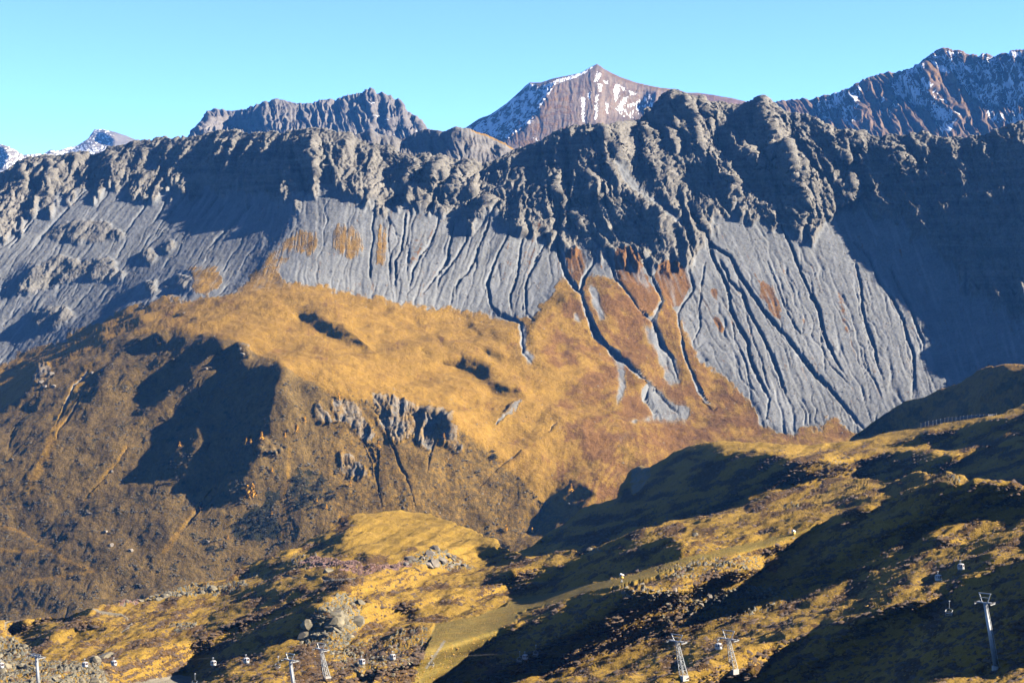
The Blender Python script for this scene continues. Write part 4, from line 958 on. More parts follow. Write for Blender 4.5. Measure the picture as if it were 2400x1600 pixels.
# far slope
PX, PY = hillB.PX, hillB.PY
n1 = fbm((PX * 0.3 + PY) / 24, PX / 90, 0 * PX + 2, 4)
heath = 0.30 + 0.40 * sstep(-0.35, 0.45, n1)
rockm = np.clip(warp_mask([W(2, [(550,400),(600,380),(640,385),(630,440),(560,520),(540,480)])], PX, PY, 3, 14) + 0.8 * warp_mask([W(2, [(1380,370),(1480,350),(1560,370),(1590,400),(1500,420),(1400,400)])], PX, PY, 4, 14) * sstep(0.0, 0.2, fbm(PX / 7, PY / 6, 0 * PX, 3)), 0, 1)
top = sstep(24, 4, PY - hillB.PY[:1])
heath = heath * (1 - 0.7 * top)
rockm = rockm * 0.55
hillB.masks = {k: hillB.full(v) for k, v in dict(rock=rockm, grass=1 - rockm, heath=heath * (1 - rockm)).items()}
hillB.build(fore_relief(hillB, rockm, heath, 0 * PX, hillB.positions()), M_FORE)

# near slope
PX, PY = foreA.PX, foreA.PY
ROCK_A = [W(1, q) for q in ([(530,1005),(640,940),(760,900),(1000,920),(1130,900),(1140,930),(1010,960),(820,980),(680,990),(560,1015)], [(-60,1140),(80,1180),(200,1250),(330,1270),(470,1290),(500,1400),(-60,1400)], [(1390,1080),(1480,1040),(1560,960),(1660,990),(1670,1100),(1600,1180),(1500,1200),(1380,1200)], [(1840,825),(1900,780),(2000,745),(2060,770),(2150,820),(2200,838),(2000,838)], [(770,1110),(900,1090),(890,1130),(800,1150)], [(1090,885),(1140,865),(1200,850),(1180,880)])]
ROCK_S = [W(1, [(1500,1190),(1980,1130),(1900,1290),(1700,1372),(1550,1300)]), W(1, [(1340,780),(1440,775),(1480,800),(1400,860),(1350,850)]), W(2, [(470,940),(700,920),(1000,930),(1250,920),(1300,980),(1100,1060),(980,1090),(640,1060)]), W(2, [(640,850),(900,790),(1150,780),(1150,840),(900,870),(760,890)]), W(2, [(1230,560),(1260,520),(1340,540),(1320,570)]), W(2, [(330,760),(400,740),(430,760),(360,780)]), W(2, [(1980,420),(2040,410),(2060,450),(1990,450)]), W(2, [(2150,540),(2260,530),(2300,580),(2180,580)])]
RED_A = [W(1, q) for q in ([(1360,830),(1440,785),(1600,812),(1740,845),(1690,875),(1580,855),(1430,825)], [(1720,860),(1740,820),(1870,805),(1900,830),(1800,850)], [(520,1015),(570,980),(650,970),(640,1005)])]
PISTE = [W(2, [(-30,1000),(0,990),(480,890),(800,790),(1100,720),(1300,680),(1450,635),(1420,662),(1180,745),(900,805),(700,865),(480,925),(300,975),(0,1055),(-30,1060)]), W(1, [(2380,990),(2352,1000),(2200,1060),(2000,1100),(1960,1200),(1880,1400),(1990,1400),(2170,1230),(2352,1095),(2380,1080)])]
nz = fbm(PX / 6, PY / 5, 0 * PX + 71, 3, 0.65)
rockm = np.clip(warp_mask(ROCK_A, PX, PY, 5, 16) * sstep(-0.15, 0.2, nz) + 0.9 * warp_mask(ROCK_S, PX, PY, 6, 16) * sstep(0.15, 0.4, nz), 0, 1)
redm = warp_mask(RED_A, PX, PY, 4, 12) * sstep(-0.5, 0.0, nz)
piste = warp_mask(PISTE, PX, PY, 3, 20)
n1 = fbm((PX * 0.3 + PY) / 20, PX / 70, 0 * PX + 2, 4, 0.6)
dk = bilin(foreA.sm, (PX - foreA.gx[0]) / foreA.h, (PY - foreA.gy[0]) / foreA.h)
wild = warp_mask([W(1, [(1380,1200),(2000,1120),(1920,1372),(1300,1372)]), W(1, [(900,1160),(1160,1040),(1560,890),(1700,890),(1600,960),(1400,980),(1000,1150)])], PX, PY, 8, 30)
heath = np.clip((0.30 + 0.42 * sstep(-0.35, 0.55, n1 + 0.3 * wild - 0.12) + 0.10 * wild) * (1 - piste), 0, 1)
knoll = warp_mask([W(1, [(1560,760),(1600,690),(1640,640),(1700,595),(1900,580),(2040,595),(2200,690),(2330,750),(2150,800),(1900,760),(1720,790),(1620,770)])], PX, PY, 3, 20)
heath = heath * (1 - 0.75 * knoll)
path = np.zeros(PX.shape)
for ln, w in ((W(1, [(20,1125),(25,1100),(60,1085),(110,1080)]), 2.2), (W(1, [(425,1030),(460,1045),(560,1055),(585,1075)]), 2.4), (W(1, [(605,1095),(585,1120),(560,1140)]), 2.2), (W(1, [(1180,930),(1220,900),(1300,885),(1500,900),(1640,890)]), 1.8), (W(1, [(2040,1180),(1990,1260),(1960,1300)]), 3.0), (W(2, [(1180,470),(1100,490),(1000,540)]), 1.5)):
    dd, _s, _q = line_dist(ln, PX + nz, PY + nz, w * 4)
    path = np.maximum(path, sstep(1.3, 0.7, dd / w))
shore = warp_mask([W(1, [(560,1420),(600,1372),(700,1350),(830,1328),(885,1345),(870,1420)])], PX, PY, 3, 14)
path = np.clip(np.maximum(path, shore), 0, 1)
gm = (1 - rockm) * (1 - redm)
foreA.masks = {k: foreA.full(v) for k, v in dict(rock=rockm, redrock=redm, grass=gm, heath=heath * gm, rust=0.62 * piste * gm, path=path).items()}
foreA.build(fore_relief(foreA, np.clip(rockm + redm, 0, 1) * (1 - path), heath * gm, np.clip(piste + path, 0, 1), foreA.positions()), M_FORE)

# ------------------------------------------------------------------ wide unseen ground under everything, added to block sky light from below
gm_ = bpy.data.materials.new('unseen_ground_sheet'); gm_.use_nodes = True
nt = gm_.node_tree; nb = nt.nodes['Principled BSDF']; nb.inputs['Roughness'].default_value = 1.0
tn = nt.nodes.new('ShaderNodeTexNoise'); tn.inputs['Scale'].default_value = 0.004; tn.inputs['Detail'].default_value = 6
gp = nt.nodes.new('ShaderNodeNewGeometry'); nt.links.new(gp.outputs['Position'], tn.inputs['Vector'])
rp = nt.nodes.new('ShaderNodeValToRGB'); rp.color_ramp.elements[0].color = (0.02, 0.025, 0.012, 1); rp.color_ramp.elements[1].color = (0.07, 0.055, 0.025, 1)
nt.links.new(tn.outputs['Fac'], rp.inputs[0]); nt.links.new(rp.outputs[0], nb.inputs['Base Color'])
me = bpy.data.meshes.new('ground')
S_ = 45000.0
me.from_pydata([(-S_, -S_, -430), (S_, -S_, -430), (S_, S_, -430), (-S_, S_, -430)], [], [(0, 1, 2, 3)])
me.materials.append(gm_)
g = bpy.data.objects.new('ground', me); col.objects.link(g); g['kind'] = 'structure'
#--NEXT--
# ------------------------------------------------------------------ haze
def build_haze():
    me = bpy.data.meshes.new('haze')
    bm = bmesh.new()
    bmesh.ops.create_cube(bm, size=1.0)
    X, Y0, Y1, Z0, Z1 = 6500.0, -300.0, 11800.0, -431.5, 900.0
    for v in bm.verts:
        v.co = Vector((v.co.x * 2 * X, Y0 + (v.co.y + 0.5) * (Y1 - Y0), Z0 + (v.co.z + 0.5) * (Z1 - Z0)))
    bm.to_mesh(me); bm.free()
    m = bpy.data.materials.new('clear_mountain_air'); m.use_nodes = True
    nt = m.node_tree
    nt.nodes.remove(nt.nodes['Principled BSDF'])
    v = nt.nodes.new('ShaderNodeVolumePrincipled')
    v.inputs['Color'].default_value = (0.07, 0.33, 1.0, 1)
    v.inputs['Density'].default_value = 1.55e-5
    v.inputs['Anisotropy'].default_value = 0.0
    nt.links.new(v.outputs[0], nt.nodes['Material Output'].inputs['Volume'])
    me.materials.append(m)
    o = bpy.data.objects.new('haze', me); col.objects.link(o); o['kind'] = 'stuff'
build_haze()

# ------------------------------------------------------------------ object helpers
def simple_mat(name, color, rough=0.6, metal=0.0, vary=0.25, scale=3.0, bump=0.0):
    m = bpy.data.materials.new(name); m.use_nodes = True
    nt = m.node_tree; b = nt.nodes['Principled BSDF']
    b.inputs['Roughness'].default_value = rough; b.inputs['Metallic'].default_value = metal
    tc = nt.nodes.new('ShaderNodeTexCoord')
    info = nt.nodes.new('ShaderNodeObjectInfo')
    add = nt.nodes.new('ShaderNodeVectorMath'); add.operation = 'ADD'
    nt.links.new(tc.outputs['Object'], add.inputs[0]); nt.links.new(info.outputs['Location'], add.inputs[1])
    n = nt.nodes.new('ShaderNodeTexNoise'); n.inputs['Scale'].default_value = scale; n.inputs['Detail'].default_value = 5
    nt.links.new(add.outputs[0], n.inputs['Vector'])
    r = nt.nodes.new('ShaderNodeValToRGB')
    r.color_ramp.elements[0].position = 0.3; r.color_ramp.elements[1].position = 0.7
    r.color_ramp.elements[0].color = tuple(c * (1 - vary) for c in color) + (1,)
    r.color_ramp.elements[1].color = tuple(min(1, c * (1 + vary)) for c in color) + (1,)
    nt.links.new(n.outputs['Fac'], r.inputs[0]); nt.links.new(r.outputs[0], b.inputs['Base Color'])
    if bump:
        bp = nt.nodes.new('ShaderNodeBump'); bp.inputs['Strength'].default_value = bump; bp.inputs['Distance'].default_value = 0.3
        nt.links.new(n.outputs['Fac'], bp.inputs['Height']); nt.links.new(bp.outputs[0], b.inputs['Normal'])
    return m
M_STEEL = simple_mat('galvanised_steel', (0.20, 0.215, 0.22), 0.5, 0.2, 0.15, 2)
M_CONC = simple_mat('concrete', (0.22, 0.21, 0.19), 0.9, 0, 0.2, 2)
M_WHITE = simple_mat('white_cabin_paint', (0.33, 0.33, 0.32), 0.35, 0, 0.08, 1)
M_GLASS = simple_mat('tinted_window', (0.035, 0.026, 0.030), 0.08, 0, 0.3, 1)
M_DARK = simple_mat('dark_rubber', (0.02, 0.02, 0.022), 0.7, 0, 0.2, 3)
M_YELLOW = simple_mat('yellow_paint', (0.42, 0.24, 0.008), 0.45, 0, 0.12, 2)
M_WOOD = simple_mat('weathered_post_wood', (0.20, 0.18, 0.15), 0.85, 0, 0.3, 3)
M_NET = simple_mat('grey_netting', (0.07, 0.075, 0.085), 0.9, 0, 0.3, 3)
M_LICHEN = simple_mat('lichen_boulder_rock', (0.074, 0.066, 0.043), 0.95, 0, 0.6, 0.9, 0.8)
M_REDST = simple_mat('reddish_boulder_rock', (0.085, 0.048, 0.040), 0.95, 0, 0.40, 0.8, 0.7)
M_GREYST = simple_mat('grey_boulder_rock', (0.082, 0.072, 0.058), 0.95, 0, 0.55, 0.7, 0.8)
M_LARCH = simple_mat('larch_needles', (0.48, 0.225, 0.008), 0.9, 0, 0.35, 0.8)
M_BARK = simple_mat('larch_bark', (0.03, 0.022, 0.016), 0.95, 0, 0.3, 2)
M_PINE = simple_mat('mountain_pine_needles', (0.014, 0.017, 0.009), 0.95, 0, 0.45, 0.5)
M_HEATH = simple_mat('heather_twigs', (0.036, 0.020, 0.008), 0.95, 0, 0.5, 0.35)
M_BUSH = simple_mat('slope_shrub_leaves', (0.026, 0.021, 0.009), 0.95, 0, 0.5, 0.2)
M_TUFT = simple_mat('straw_grass', (0.14, 0.080, 0.008), 0.95, 0, 0.35, 0.35)

def link(o, parent=None):
    col.objects.link(o)
    if parent is not None:
        o.parent = parent
    return o
def mesh_obj(name, bm, mat, parent=None, smooth=False):
    me = bpy.data.meshes.new(name)
    bm.to_mesh(me); bm.free()
    if smooth:
        for p in me.polygons:
            p.use_smooth = True
    me.materials.append(mat)
    return link(bpy.data.objects.new(name, me), parent)
def thing(name, loc, label, cat, group=None, rz=0.0):
    o = bpy.data.objects.new(name, None)
    o.empty_display_size = 0.5
    o.location = loc; o.rotation_euler = (0, 0, rz)
    o['label'] = label; o['category'] = cat
    if group:
        o['group'] = group
    return link(o)
def copy_thing(root, loc, label, rz=0.0, group=None):
    def rec(o, parent):
        c = o.copy(); col.objects.link(c); c.parent = parent
        for ch in [q for q in o.children]:
            rec(ch, c)
        return c
    r = rec(root, None)
    r.location = loc; r.rotation_euler = (0, 0, rz); r['label'] = label
    if group: r['group'] = group
    return r
def tube(bm, a, b, r0, r1=None, n=8):
    a = Vector(a); b = Vector(b); r1 = r0 if r1 is None else r1
    d = (b - a)
    q = d.to_track_quat('Z', 'Y')
    va, vb = [], []
    for i in range(n):
        t = 2 * math.pi * i / n
        o = Vector((math.cos(t), math.sin(t), 0))
        va.append(bm.verts.new(a + q @ (o * r0))); vb.append(bm.verts.new(b + q @ (o * r1)))
    for i in range(n):
        j = (i + 1) % n
        bm.faces.new((va[i], va[j], vb[j], vb[i]))
    bm.faces.new(va[::-1]); bm.faces.new(vb)
def box(bm, c, s, rot=None):
    r = bmesh.ops.create_cube(bm, size=1.0)
    for v in r['verts']:
        p = Vector((v.co.x * s[0], v.co.y * s[1], v.co.z * s[2]))
        v.co = Vector(c) + (rot @ p if rot else p)
def pt(px, py, y):
    return Vector(((px - 1200) / F * y, y, (HZ - py) / F * y))

# ------------------------------------------------------------------ ropeway
def head_frame(root, top, w, h, yaw):
    """crossarm with sheave trains, and the lifting frame above it"""
    R = Matrix.Rotation(yaw, 3, 'Z')
    f = lambda x, y, z: Vector(top) + R @ Vector((x, y, z))
    bm = bmesh.new()
    tube(bm, f(-w, 0, 0), f(w, 0, 0), 0.22, n=6)
    arm = mesh_obj('crossarm', bm, M_STEEL, root)
    for s in (-1, 1):
        bm = bmesh.new()
        tube(bm, f(s * w * 0.35, 0, 0.1), f(s * w * 0.72, 0, h), 0.14, n=6)
        mesh_obj('lifting_arm', bm, M_STEEL, root)
        bm = bmesh.new()
        tube(bm, f(s * w, -1.5, -0.25), f(s * w, 1.5, -0.25), 0.12, n=5)
        tr = mesh_obj('sheave_train', bm, M_STEEL, root)
        for k in range(5):
            bm = bmesh.new()
            c = f(s * w, -1.4 + 0.7 * k, 0.05)
            tube(bm, c - R @ Vector((0.07, 0, 0)), c + R @ Vector((0.07, 0, 0)), 0.25, n=10)
            mesh_obj('sheave', bm, M_DARK, tr)
    bm = bmesh.new()
    tube(bm, f(-w * 0.78, 0, h), f(w * 0.78, 0, h), 0.15, n=6)
    mesh_obj('lifting_beam', bm, M_STEEL, root)
    bm = bmesh.new()
    tube(bm, f(-w * 0.55, 0, h * 0.55), f(w * 0.55, 0, h * 0.55), 0.09, n=5)
    mesh_obj('tie_bar', bm, M_STEEL, root)
    for s in (-1, 1):
        bm = bmesh.new()
        box(bm, f(s * w * 0.75, 0.35, 0.12), (w * 0.8, 0.7, 0.06), R)
        mesh_obj('work_platform', bm, M_STEEL, root)

def lattice_tower(base_px, base_py, top_px, top_py, head_px, w, label, yaw, wb=0.85, wt=0.34):
    B = foreA.at_screen(base_px, base_py)
    y = B.y
    k = y / F
    top = Vector(((top_px - base_px) * k, 0.0, (base_py - top_py) * k))
    root = thing('lattice_pylon', B, label, 'pylon', 'lattice pylons of the lift')
    R = Matrix.Rotation(math.radians(35), 3, 'Z')
    bm = bmesh.new(); box(bm, (0, 0, -0.3), (wb * 2.6, wb * 2.6, 1.5), R)
    mesh_obj('footing', bm, M_CONC, root)
    def leg(c, t):
        s = (((-1, -1), (1, -1), (1, 1), (-1, 1))[c])
        w_ = wb * (1 - t) + wt * t
        return top * t + R @ Vector((s[0] * w_, s[1] * w_, 0)) + Vector((0, 0, 0.4 * (1 - t)))
    for c in range(4):
        bm = bmesh.new(); tube(bm, leg(c, 0), leg(c, 1), 0.13, 0.10, 5)
        mesh_obj('leg', bm, M_STEEL, root)
    n = 8
    ts = [1 - (1 - i / n) ** 1.25 for i in range(n + 1)]
    for c in range(4):
        bm = bmesh.new()
        for i in range(n):
            d = (c + 1) % 4
            a, b = (c, d) if i % 2 else (d, c)
            tube(bm, leg(a, ts[i]), leg(b, ts[i + 1]), 0.055, n=4)
            tube(bm, leg(c, ts[i + 1]), leg(d, ts[i + 1]), 0.05, n=4)
        mesh_obj('bracing', bm, M_STEEL, root)
    head_frame(root, top, w, head_px * k, yaw)
    return root, B + top

def tube_tower(B, y, top_off, head_h, w, r0, r1, label, yaw):
    root = thing('tubular_pylon', B, label, 'pylon', 'tubular pylons of the lift')
    top = Vector(top_off)
    bm = bmesh.new(); tube(bm, (0, 0, -1.0), (0, 0, 0.5), r0 * 1.7, n=14)
    mesh_obj('footing', bm, M_CONC, root)
    bm = bmesh.new(); tube(bm, (0, 0, 0), top, r0, r1, 18)
    mesh_obj('mast', bm, M_STEEL, root, True)
    side = Vector((r0 + 0.18, -0.15, 0)); sidet = Vector((r1 + 0.18, -0.15, 0))
    bm = bmesh.new()
    for s in (-0.2, 0.2):
        tube(bm, side + Vector((0, s, 0.4)), top + sidet + Vector((0, s, 0)), 0.04, n=4)
    n = int(top.length / 0.35)
    for i in range(n):
        t = (i + 0.5) / n
        p = side.lerp(sidet, t) + top * t
        tube(bm, p - Vector((0, 0.2, 0)), p + Vector((0, 0.2, 0)), 0.025, n=4)
    mesh_obj('ladder', bm, M_STEEL, root)
    head_frame(root, top, w, head_h, yaw)
    return root, B + top

YAW = math.radians(-38)
tops = []
tops.append(lattice_tower(1602, 1583, 1586, 1500, 16, 2.6, 'lattice steel pylon just left of a hanging gondola, right of centre', YAW))
tops.append(lattice_tower(1722, 1570, 1709, 1497, 20, 2.8, 'lattice steel pylon on lit turf with a gondola hanging beside its left arm', YAW))
tops.append(lattice_tower(766, 1586, 752, 1519, 14, 2.6, 'slender lattice pylon among grey rocks, behind the tubular pylon', YAW))
Bp = foreA.at_screen(2333, 1563)
k = Bp.y / F
tops.append(tube_tower(Bp, Bp.y, (-26 * k, 0, 152 * k), 22 * k, 2.2, 0.62, 0.40, 'tall tubular steel pylon with ladder standing in shade at the right edge', YAW))
Bp = foreA.at_screen(694, 1640)
k = Bp.y / F
tops.append(tube_tower(Bp, Bp.y, (-13 * k, 0, 96 * k), 15 * k, 2.6, 0.60, 0.42, 'pale tubular pylon cut off by the bottom edge beside the slender lattice pylon', YAW))
Bp = foreA.at_screen(94, 1636)
k = Bp.y / F
tops.append(tube_tower(Bp, Bp.y, (-7 * k, 0, 100 * k), 5 * k, 3.0, 0.55, 0.42, 'thin pylon in front of the boulder field at the lower left', YAW))

# a gondola: origin at the rope grip
def make_gondola():
    root = thing('gondola', (0, 0, 0), 'white gondola cabin', 'gondola', 'gondola cabins on the rope')
    prof = [(-2.62, 0.62), (-2.52, 0.80), (-2.2, 0.90), (-1.75, 0.93)]
    glass = [(-1.75, 0.915), (-1.4, 0.91), (-0.98, 0.80)]
    roof = [(-0.98, 0.83), (-0.84, 0.72), (-0.76, 0.45)]
    def shell(name, rings, mat, cap_lo, cap_hi, inset=0):
        bm = bmesh.new()
        loops = []
        for z, r in rings:
            lp = []
            for i in range(20):
                t = 2 * math.pi * i / 20
                c, s = math.cos(t), math.sin(t)
                e = 0.55
                lp.append(bm.verts.new((r * math.copysign(abs(c) ** e, c), r * 0.95 * math.copysign(abs(s) ** e, s), z - 0.15)))
            loops.append(lp)
        for a, b in zip(loops, loops[1:]):
            for i in range(20):
                j = (i + 1) % 20
                bm.faces.new((a[i], a[j], b[j], b[i]))
        if cap_lo: bm.faces.new(loops[0][::-1])
        if cap_hi: bm.faces.new(loops[-1])
        return mesh_obj(name, bm, mat, root, True)
    shell('cabin_shell', prof, M_WHITE, True, False)
    shell('window_band', glass, M_GLASS, False, False)
    shell('roof', roof, M_WHITE, True, True)
    for sx in (-1, 1):
        for sy in (-1, 1):
            bm = bmesh.new(); tube(bm, (sx * 0.80, sy * 0.76, -1.92), (sx * 0.70, sy * 0.67, -1.1), 0.07, n=5)
            mesh_obj('corner_post', bm, M_WHITE, root)
    bm = bmesh.new(); box(bm, (0.0, -0.86, -1.75), (0.07, 0.09, 1.5)); mesh_obj('door_edge', bm, M_WHITE, root)
    bm = bmesh.new(); box(bm, (0.92, 0.0, -2.35), (0.12, 0.9, 0.5)); mesh_obj('ski_rack', bm, M_STEEL, root)
    bm = bmesh.new()
    tube(bm, (0, 0, -0.95), (0.05, 0, -0.7), 0.09, n=6); tube(bm, (0.05, 0, -0.7), (-0.32, 0, -0.42), 0.07, n=6); tube(bm, (-0.32, 0, -0.42), (-0.3, 0, -0.02), 0.07, n=6)
    mesh_obj('hanger', bm, M_STEEL, root)
    bm = bmesh.new(); box(bm, (-0.2, 0, 0.02), (0.42, 0.55, 0.22)); mesh_obj('grip', bm, M_STEEL, root)
    return root
def make_chair():
    root = thing('lift_chair', (0, 0, 0), 'open chair', 'lift chair', 'open chairs on the chairlift rope')
    bm = bmesh.new(); tube(bm, (0, 0, 0), (0, 0, -2.1), 0.055, n=6); mesh_obj('hanger', bm, M_STEEL, root)
    bm = bmesh.new(); box(bm, (0, 0, 0.02), (0.3, 0.6, 0.2)); mesh_obj('grip', bm, M_STEEL, root)
    bm = bmesh.new()
    for s in (-1, 1):
        tube(bm, (0, 0, -2.05), (s * 0.95, 0, -2.35), 0.05, n=6); tube(bm, (s * 0.95, 0, -2.35), (s * 0.95, 0, -3.35), 0.045, n=6); tube(bm, (s * 0.95, 0, -3.35), (s * 0.95, -0.6, -3.45), 0.045, n=6)
    mesh_obj('frame', bm, M_STEEL, root)
    for k in range(3):
        bm = bmesh.new(); box(bm, (-0.62 + 0.62 * k, -0.28, -3.42), (0.54, 0.5, 0.10)); mesh_obj('seat', bm, M_STEEL, root)
        bm = bmesh.new(); box(bm, (-0.62 + 0.62 * k, 0.02, -3.0), (0.5, 0.07, 0.45)); mesh_obj('backrest', bm, M_DARK, root)
    bm = bmesh.new()
    tube(bm, (-0.95, -0.65, -2.95), (0.95, -0.65, -2.95), 0.035, n=5)
    for s in (-1, 1):
        tube(bm, (s * 0.95, 0, -2.45), (s * 0.95, -0.65, -2.95), 0.035, n=5)
    mesh_obj('safety_bar', bm, M_STEEL, root)
    bm = bmesh.new(); tube(bm, (-0.95, -0.75, -3.85), (0.95, -0.75, -3.85), 0.035, n=5)
    for s in (-1, 1):
        tube(bm, (s * 0.95, -0.6, -3.45), (s * 0.95, -0.75, -3.85), 0.035, n=5)
    mesh_obj('footrest', bm, M_STEEL, root)
    return root
def rope_y(px, py):
    g = foreA.at_screen(px, min(py + 42, 1632)).y
    return g - 14.0
GOND = [(199,1544,'left-hand gondola of the close pair over the lower-left boulders'), (267,1541,'right-hand gondola of the close pair over the lower-left boulders'), (500,1541,'gondola hanging before the big shadow, left of another gondola'),
        (577,1534,'gondola at the right rim of the big shadow at lower left'), (848,1537,'gondola over scattered rocks right of the lattice pylon'), (920,1526,'gondola over brown turf and rocks, just left of the mown piste'),
        (1231,1527,'gondola hanging between two empty chairs over dark ground'), (1684,1499,'gondola beside the lattice pylon on the lit turf'), (2199,1339,'lower of the two gondolas left of the tall right-hand pylon'), (2252,1313,'upper of the two gondolas above the tall right-hand pylon'), (2,1546,'gondola cut by the left edge of the picture')]
CHAIRS = [(652,1538,'empty chair just left of the tubular pylon at the bottom'), (1012,1536,'empty chair hanging over the pale mown piste'), (1218,1526,'empty chair left of the gondola over dark ground'), (1256,1511,'empty chair right of the gondola over dark ground'), (2225,1408,'empty chair hanging in shade left of the tall pylon'), (457,1578,'empty chair at the bottom edge below the big shadow')]
g0 = make_gondola(); c0 = make_chair()
rope_pts = {'g': [], 'c': []}
for i, (px, py, lab) in enumerate(GOND):
    p = pt(px, py, rope_y(px, py))
    rz = math.radians(random.uniform(-32, -24))
    if i == 0:
        g0.location = p; g0.rotation_euler = (0, 0, rz); g0['label'] = 'white ' + lab
    else:
        copy_thing(g0, p, 'white ' + lab, rz)
    rope_pts['g'].append(p)
for i, (px, py, lab) in enumerate(CHAIRS):
    p = pt(px, py, rope_y(px, py))
    rz = math.radians(random.uniform(-34, -26))
    if i == 0:
        c0.location = p; c0.rotation_euler = (0, 0, rz); c0['label'] = lab
    else:
        copy_thing(c0, p, lab, rz)
    rope_pts['c'].append(p)
def rope(name, pts, label):
    bm = bmesh.new()
    pts = sorted(pts, key=lambda p: p.x / p.y)
    a = pts[0] - (pts[1] - pts[0]).normalized() * 60; b = pts[-1] + (pts[-1] - pts[-2]).normalized() * 90
    pts = [a] + pts + [b]
    for p, q in zip(pts, pts[1:]):
        prev = p
        n = 6
        for i in range(1, n + 1):
            t = i / n
            c = p.lerp(q, t) - Vector((0, 0, 0.012 * (q - p).length * 4 * t * (1 - t)))
            tube(bm, prev, c, 0.02, n=4)
            prev = c
    o = mesh_obj(name, bm, M_DARK)
    o['label'] = label; o['category'] = 'rope'
G_ = rope_pts['g']
rope('haul_rope', [G_[10], G_[0], G_[2], G_[4], G_[6], tops[0][1] + Vector((-2, 0, 0)), G_[8]], 'thin steel rope carrying the gondola at the left rim and the lone mid-slope gondola')
rope('haul_rope', [G_[1], G_[3], G_[5], G_[7], tops[1][1] + Vector((2, 0, 0)), G_[9]], 'thin steel rope carrying the gondola beside the lattice pylon')
rope('haul_rope', rope_pts['c'], 'thin steel rope carrying the empty chairs')

# ------------------------------------------------------------------ snow guns, marker pole, snow fence
def snow_gun(px, py, label, first=None):
    B = foreA.at_screen(px, py)
    if first:
        return copy_thing(first, B, label, math.radians(10))
    root = thing('snow_gun', B, label, 'snow gun', 'snow guns beside the piste', math.radians(-15))
    bm = bmesh.new(); box(bm, (0, 0, 0.0), (0.9, 0.9, 0.5)); mesh_obj('footing', bm, M_CONC, root)
    bm = bmesh.new(); tube(bm, (0, 0, 0), (0, 0, 1.7), 0.16, n=8); mesh_obj('pole', bm, M_WHITE, root)
    bm = bmesh.new()
    tube(bm, (0, 0, 1.25), (0, 0, 1.75), 0.35, 0.85, 12); tube(bm, (0, 0, 1.75), (0, 0, 2.35), 0.85, 0.7, 12)
    mesh_obj('control_housing', bm, M_YELLOW, root, False)
    d = Vector((-0.75, -0.3, 0.42)).normalized()
    c = Vector((0.05, 0, 2.75))
    bm = bmesh.new()
    tube(bm, c - d * 0.75, c + d * 0.75, 0.55, 0.48, 14)
    br = mesh_obj('fan_barrel', bm, M_WHITE, root)
    bm = bmesh.new(); tube(bm, c - d * 0.86, c - d * 0.74, 0.58, 0.58, 14); mesh_obj('fan_inlet', bm, M_DARK, br)
    bm = bmesh.new(); tube(bm, c + d * 0.74, c + d * 0.84, 0.52, 0.52, 14); mesh_obj('nozzle_ring', bm, M_STEEL, br)
    bm = bmesh.new()
    for s in (-1, 1):
        tube(bm, (0, s * 0.5, 2.2), c + Vector((0, s * 0.6, 0)), 0.06, n=5)
    mesh_obj('fork', bm, M_YELLOW, root)
    return root
sg = snow_gun(1456, 1362, 'yellow and white snow gun on the lower part of the piste')
snow_gun(1862, 1260, 'yellow and white snow gun at the upper end of the piste', sg)
B = foreA.at_screen(1022, 1604)
k = B.y / F
root = thing('marker_pole', B, 'leaning white pole at the bottom edge on the piste', 'pole')
bm = bmesh.new(); tube(bm, (0, 0, -0.3), (-22 * k, 0, 30 * k), 0.10, 0.08, 6); mesh_obj('shaft', bm, M_WHITE, root)
bm = bmesh.new(); tube(bm, (-21.5 * k, 0, 29.4 * k), (-22.3 * k, 0, 30.5 * k), 0.12, 0.12, 6); mesh_obj('cap', bm, M_WHITE, root)

FP = [(2158,998),(2168,996),(2176,994),(2186,991),(2194,989),(2204,987),(2214,985),(2222,983),(2231,981),(2240,980),(2250,978),(2258,976),(2267,975),(2277,974),(2287,972),(2296,971),(2305,970),(2315,969),(2325,968),(2334,967)]
FH = [11,11,11,11,11,11,10.5,10.5,10,10,9.5,9,8.5,8,7.5,7,6,5,4.5,4]
fpts = [hillB.at(px, np.interp(px, hillB.cols, hillB.PY[0]) + 1.0) for px, py in FP]
root = thing('snow_fence', fpts[0], 'long low fence of posts and netting on the crest at right', 'fence')
prev = None
for p, hpx in zip(fpts, FH):
    q = p - fpts[0]
    hh = hpx * p.y / F
    bm = bmesh.new(); tube(bm, q + Vector((0, 0, -0.6)), q + Vector((0, 0, hh + 0.35)), 0.26, 0.22, 6)
    mesh_obj('post', bm, M_WOOD, root)
    if prev is not None:
        a, ha = prev
        bm = bmesh.new()
        for i in range(9):
            t = (i + 0.6) / 9
            tube(bm, a + Vector((0, 0, ha * t)), q + Vector((0, 0, hh * t)), 0.12, n=4)
        mesh_obj('netting', bm, M_NET, root)
    prev = (q, hh)

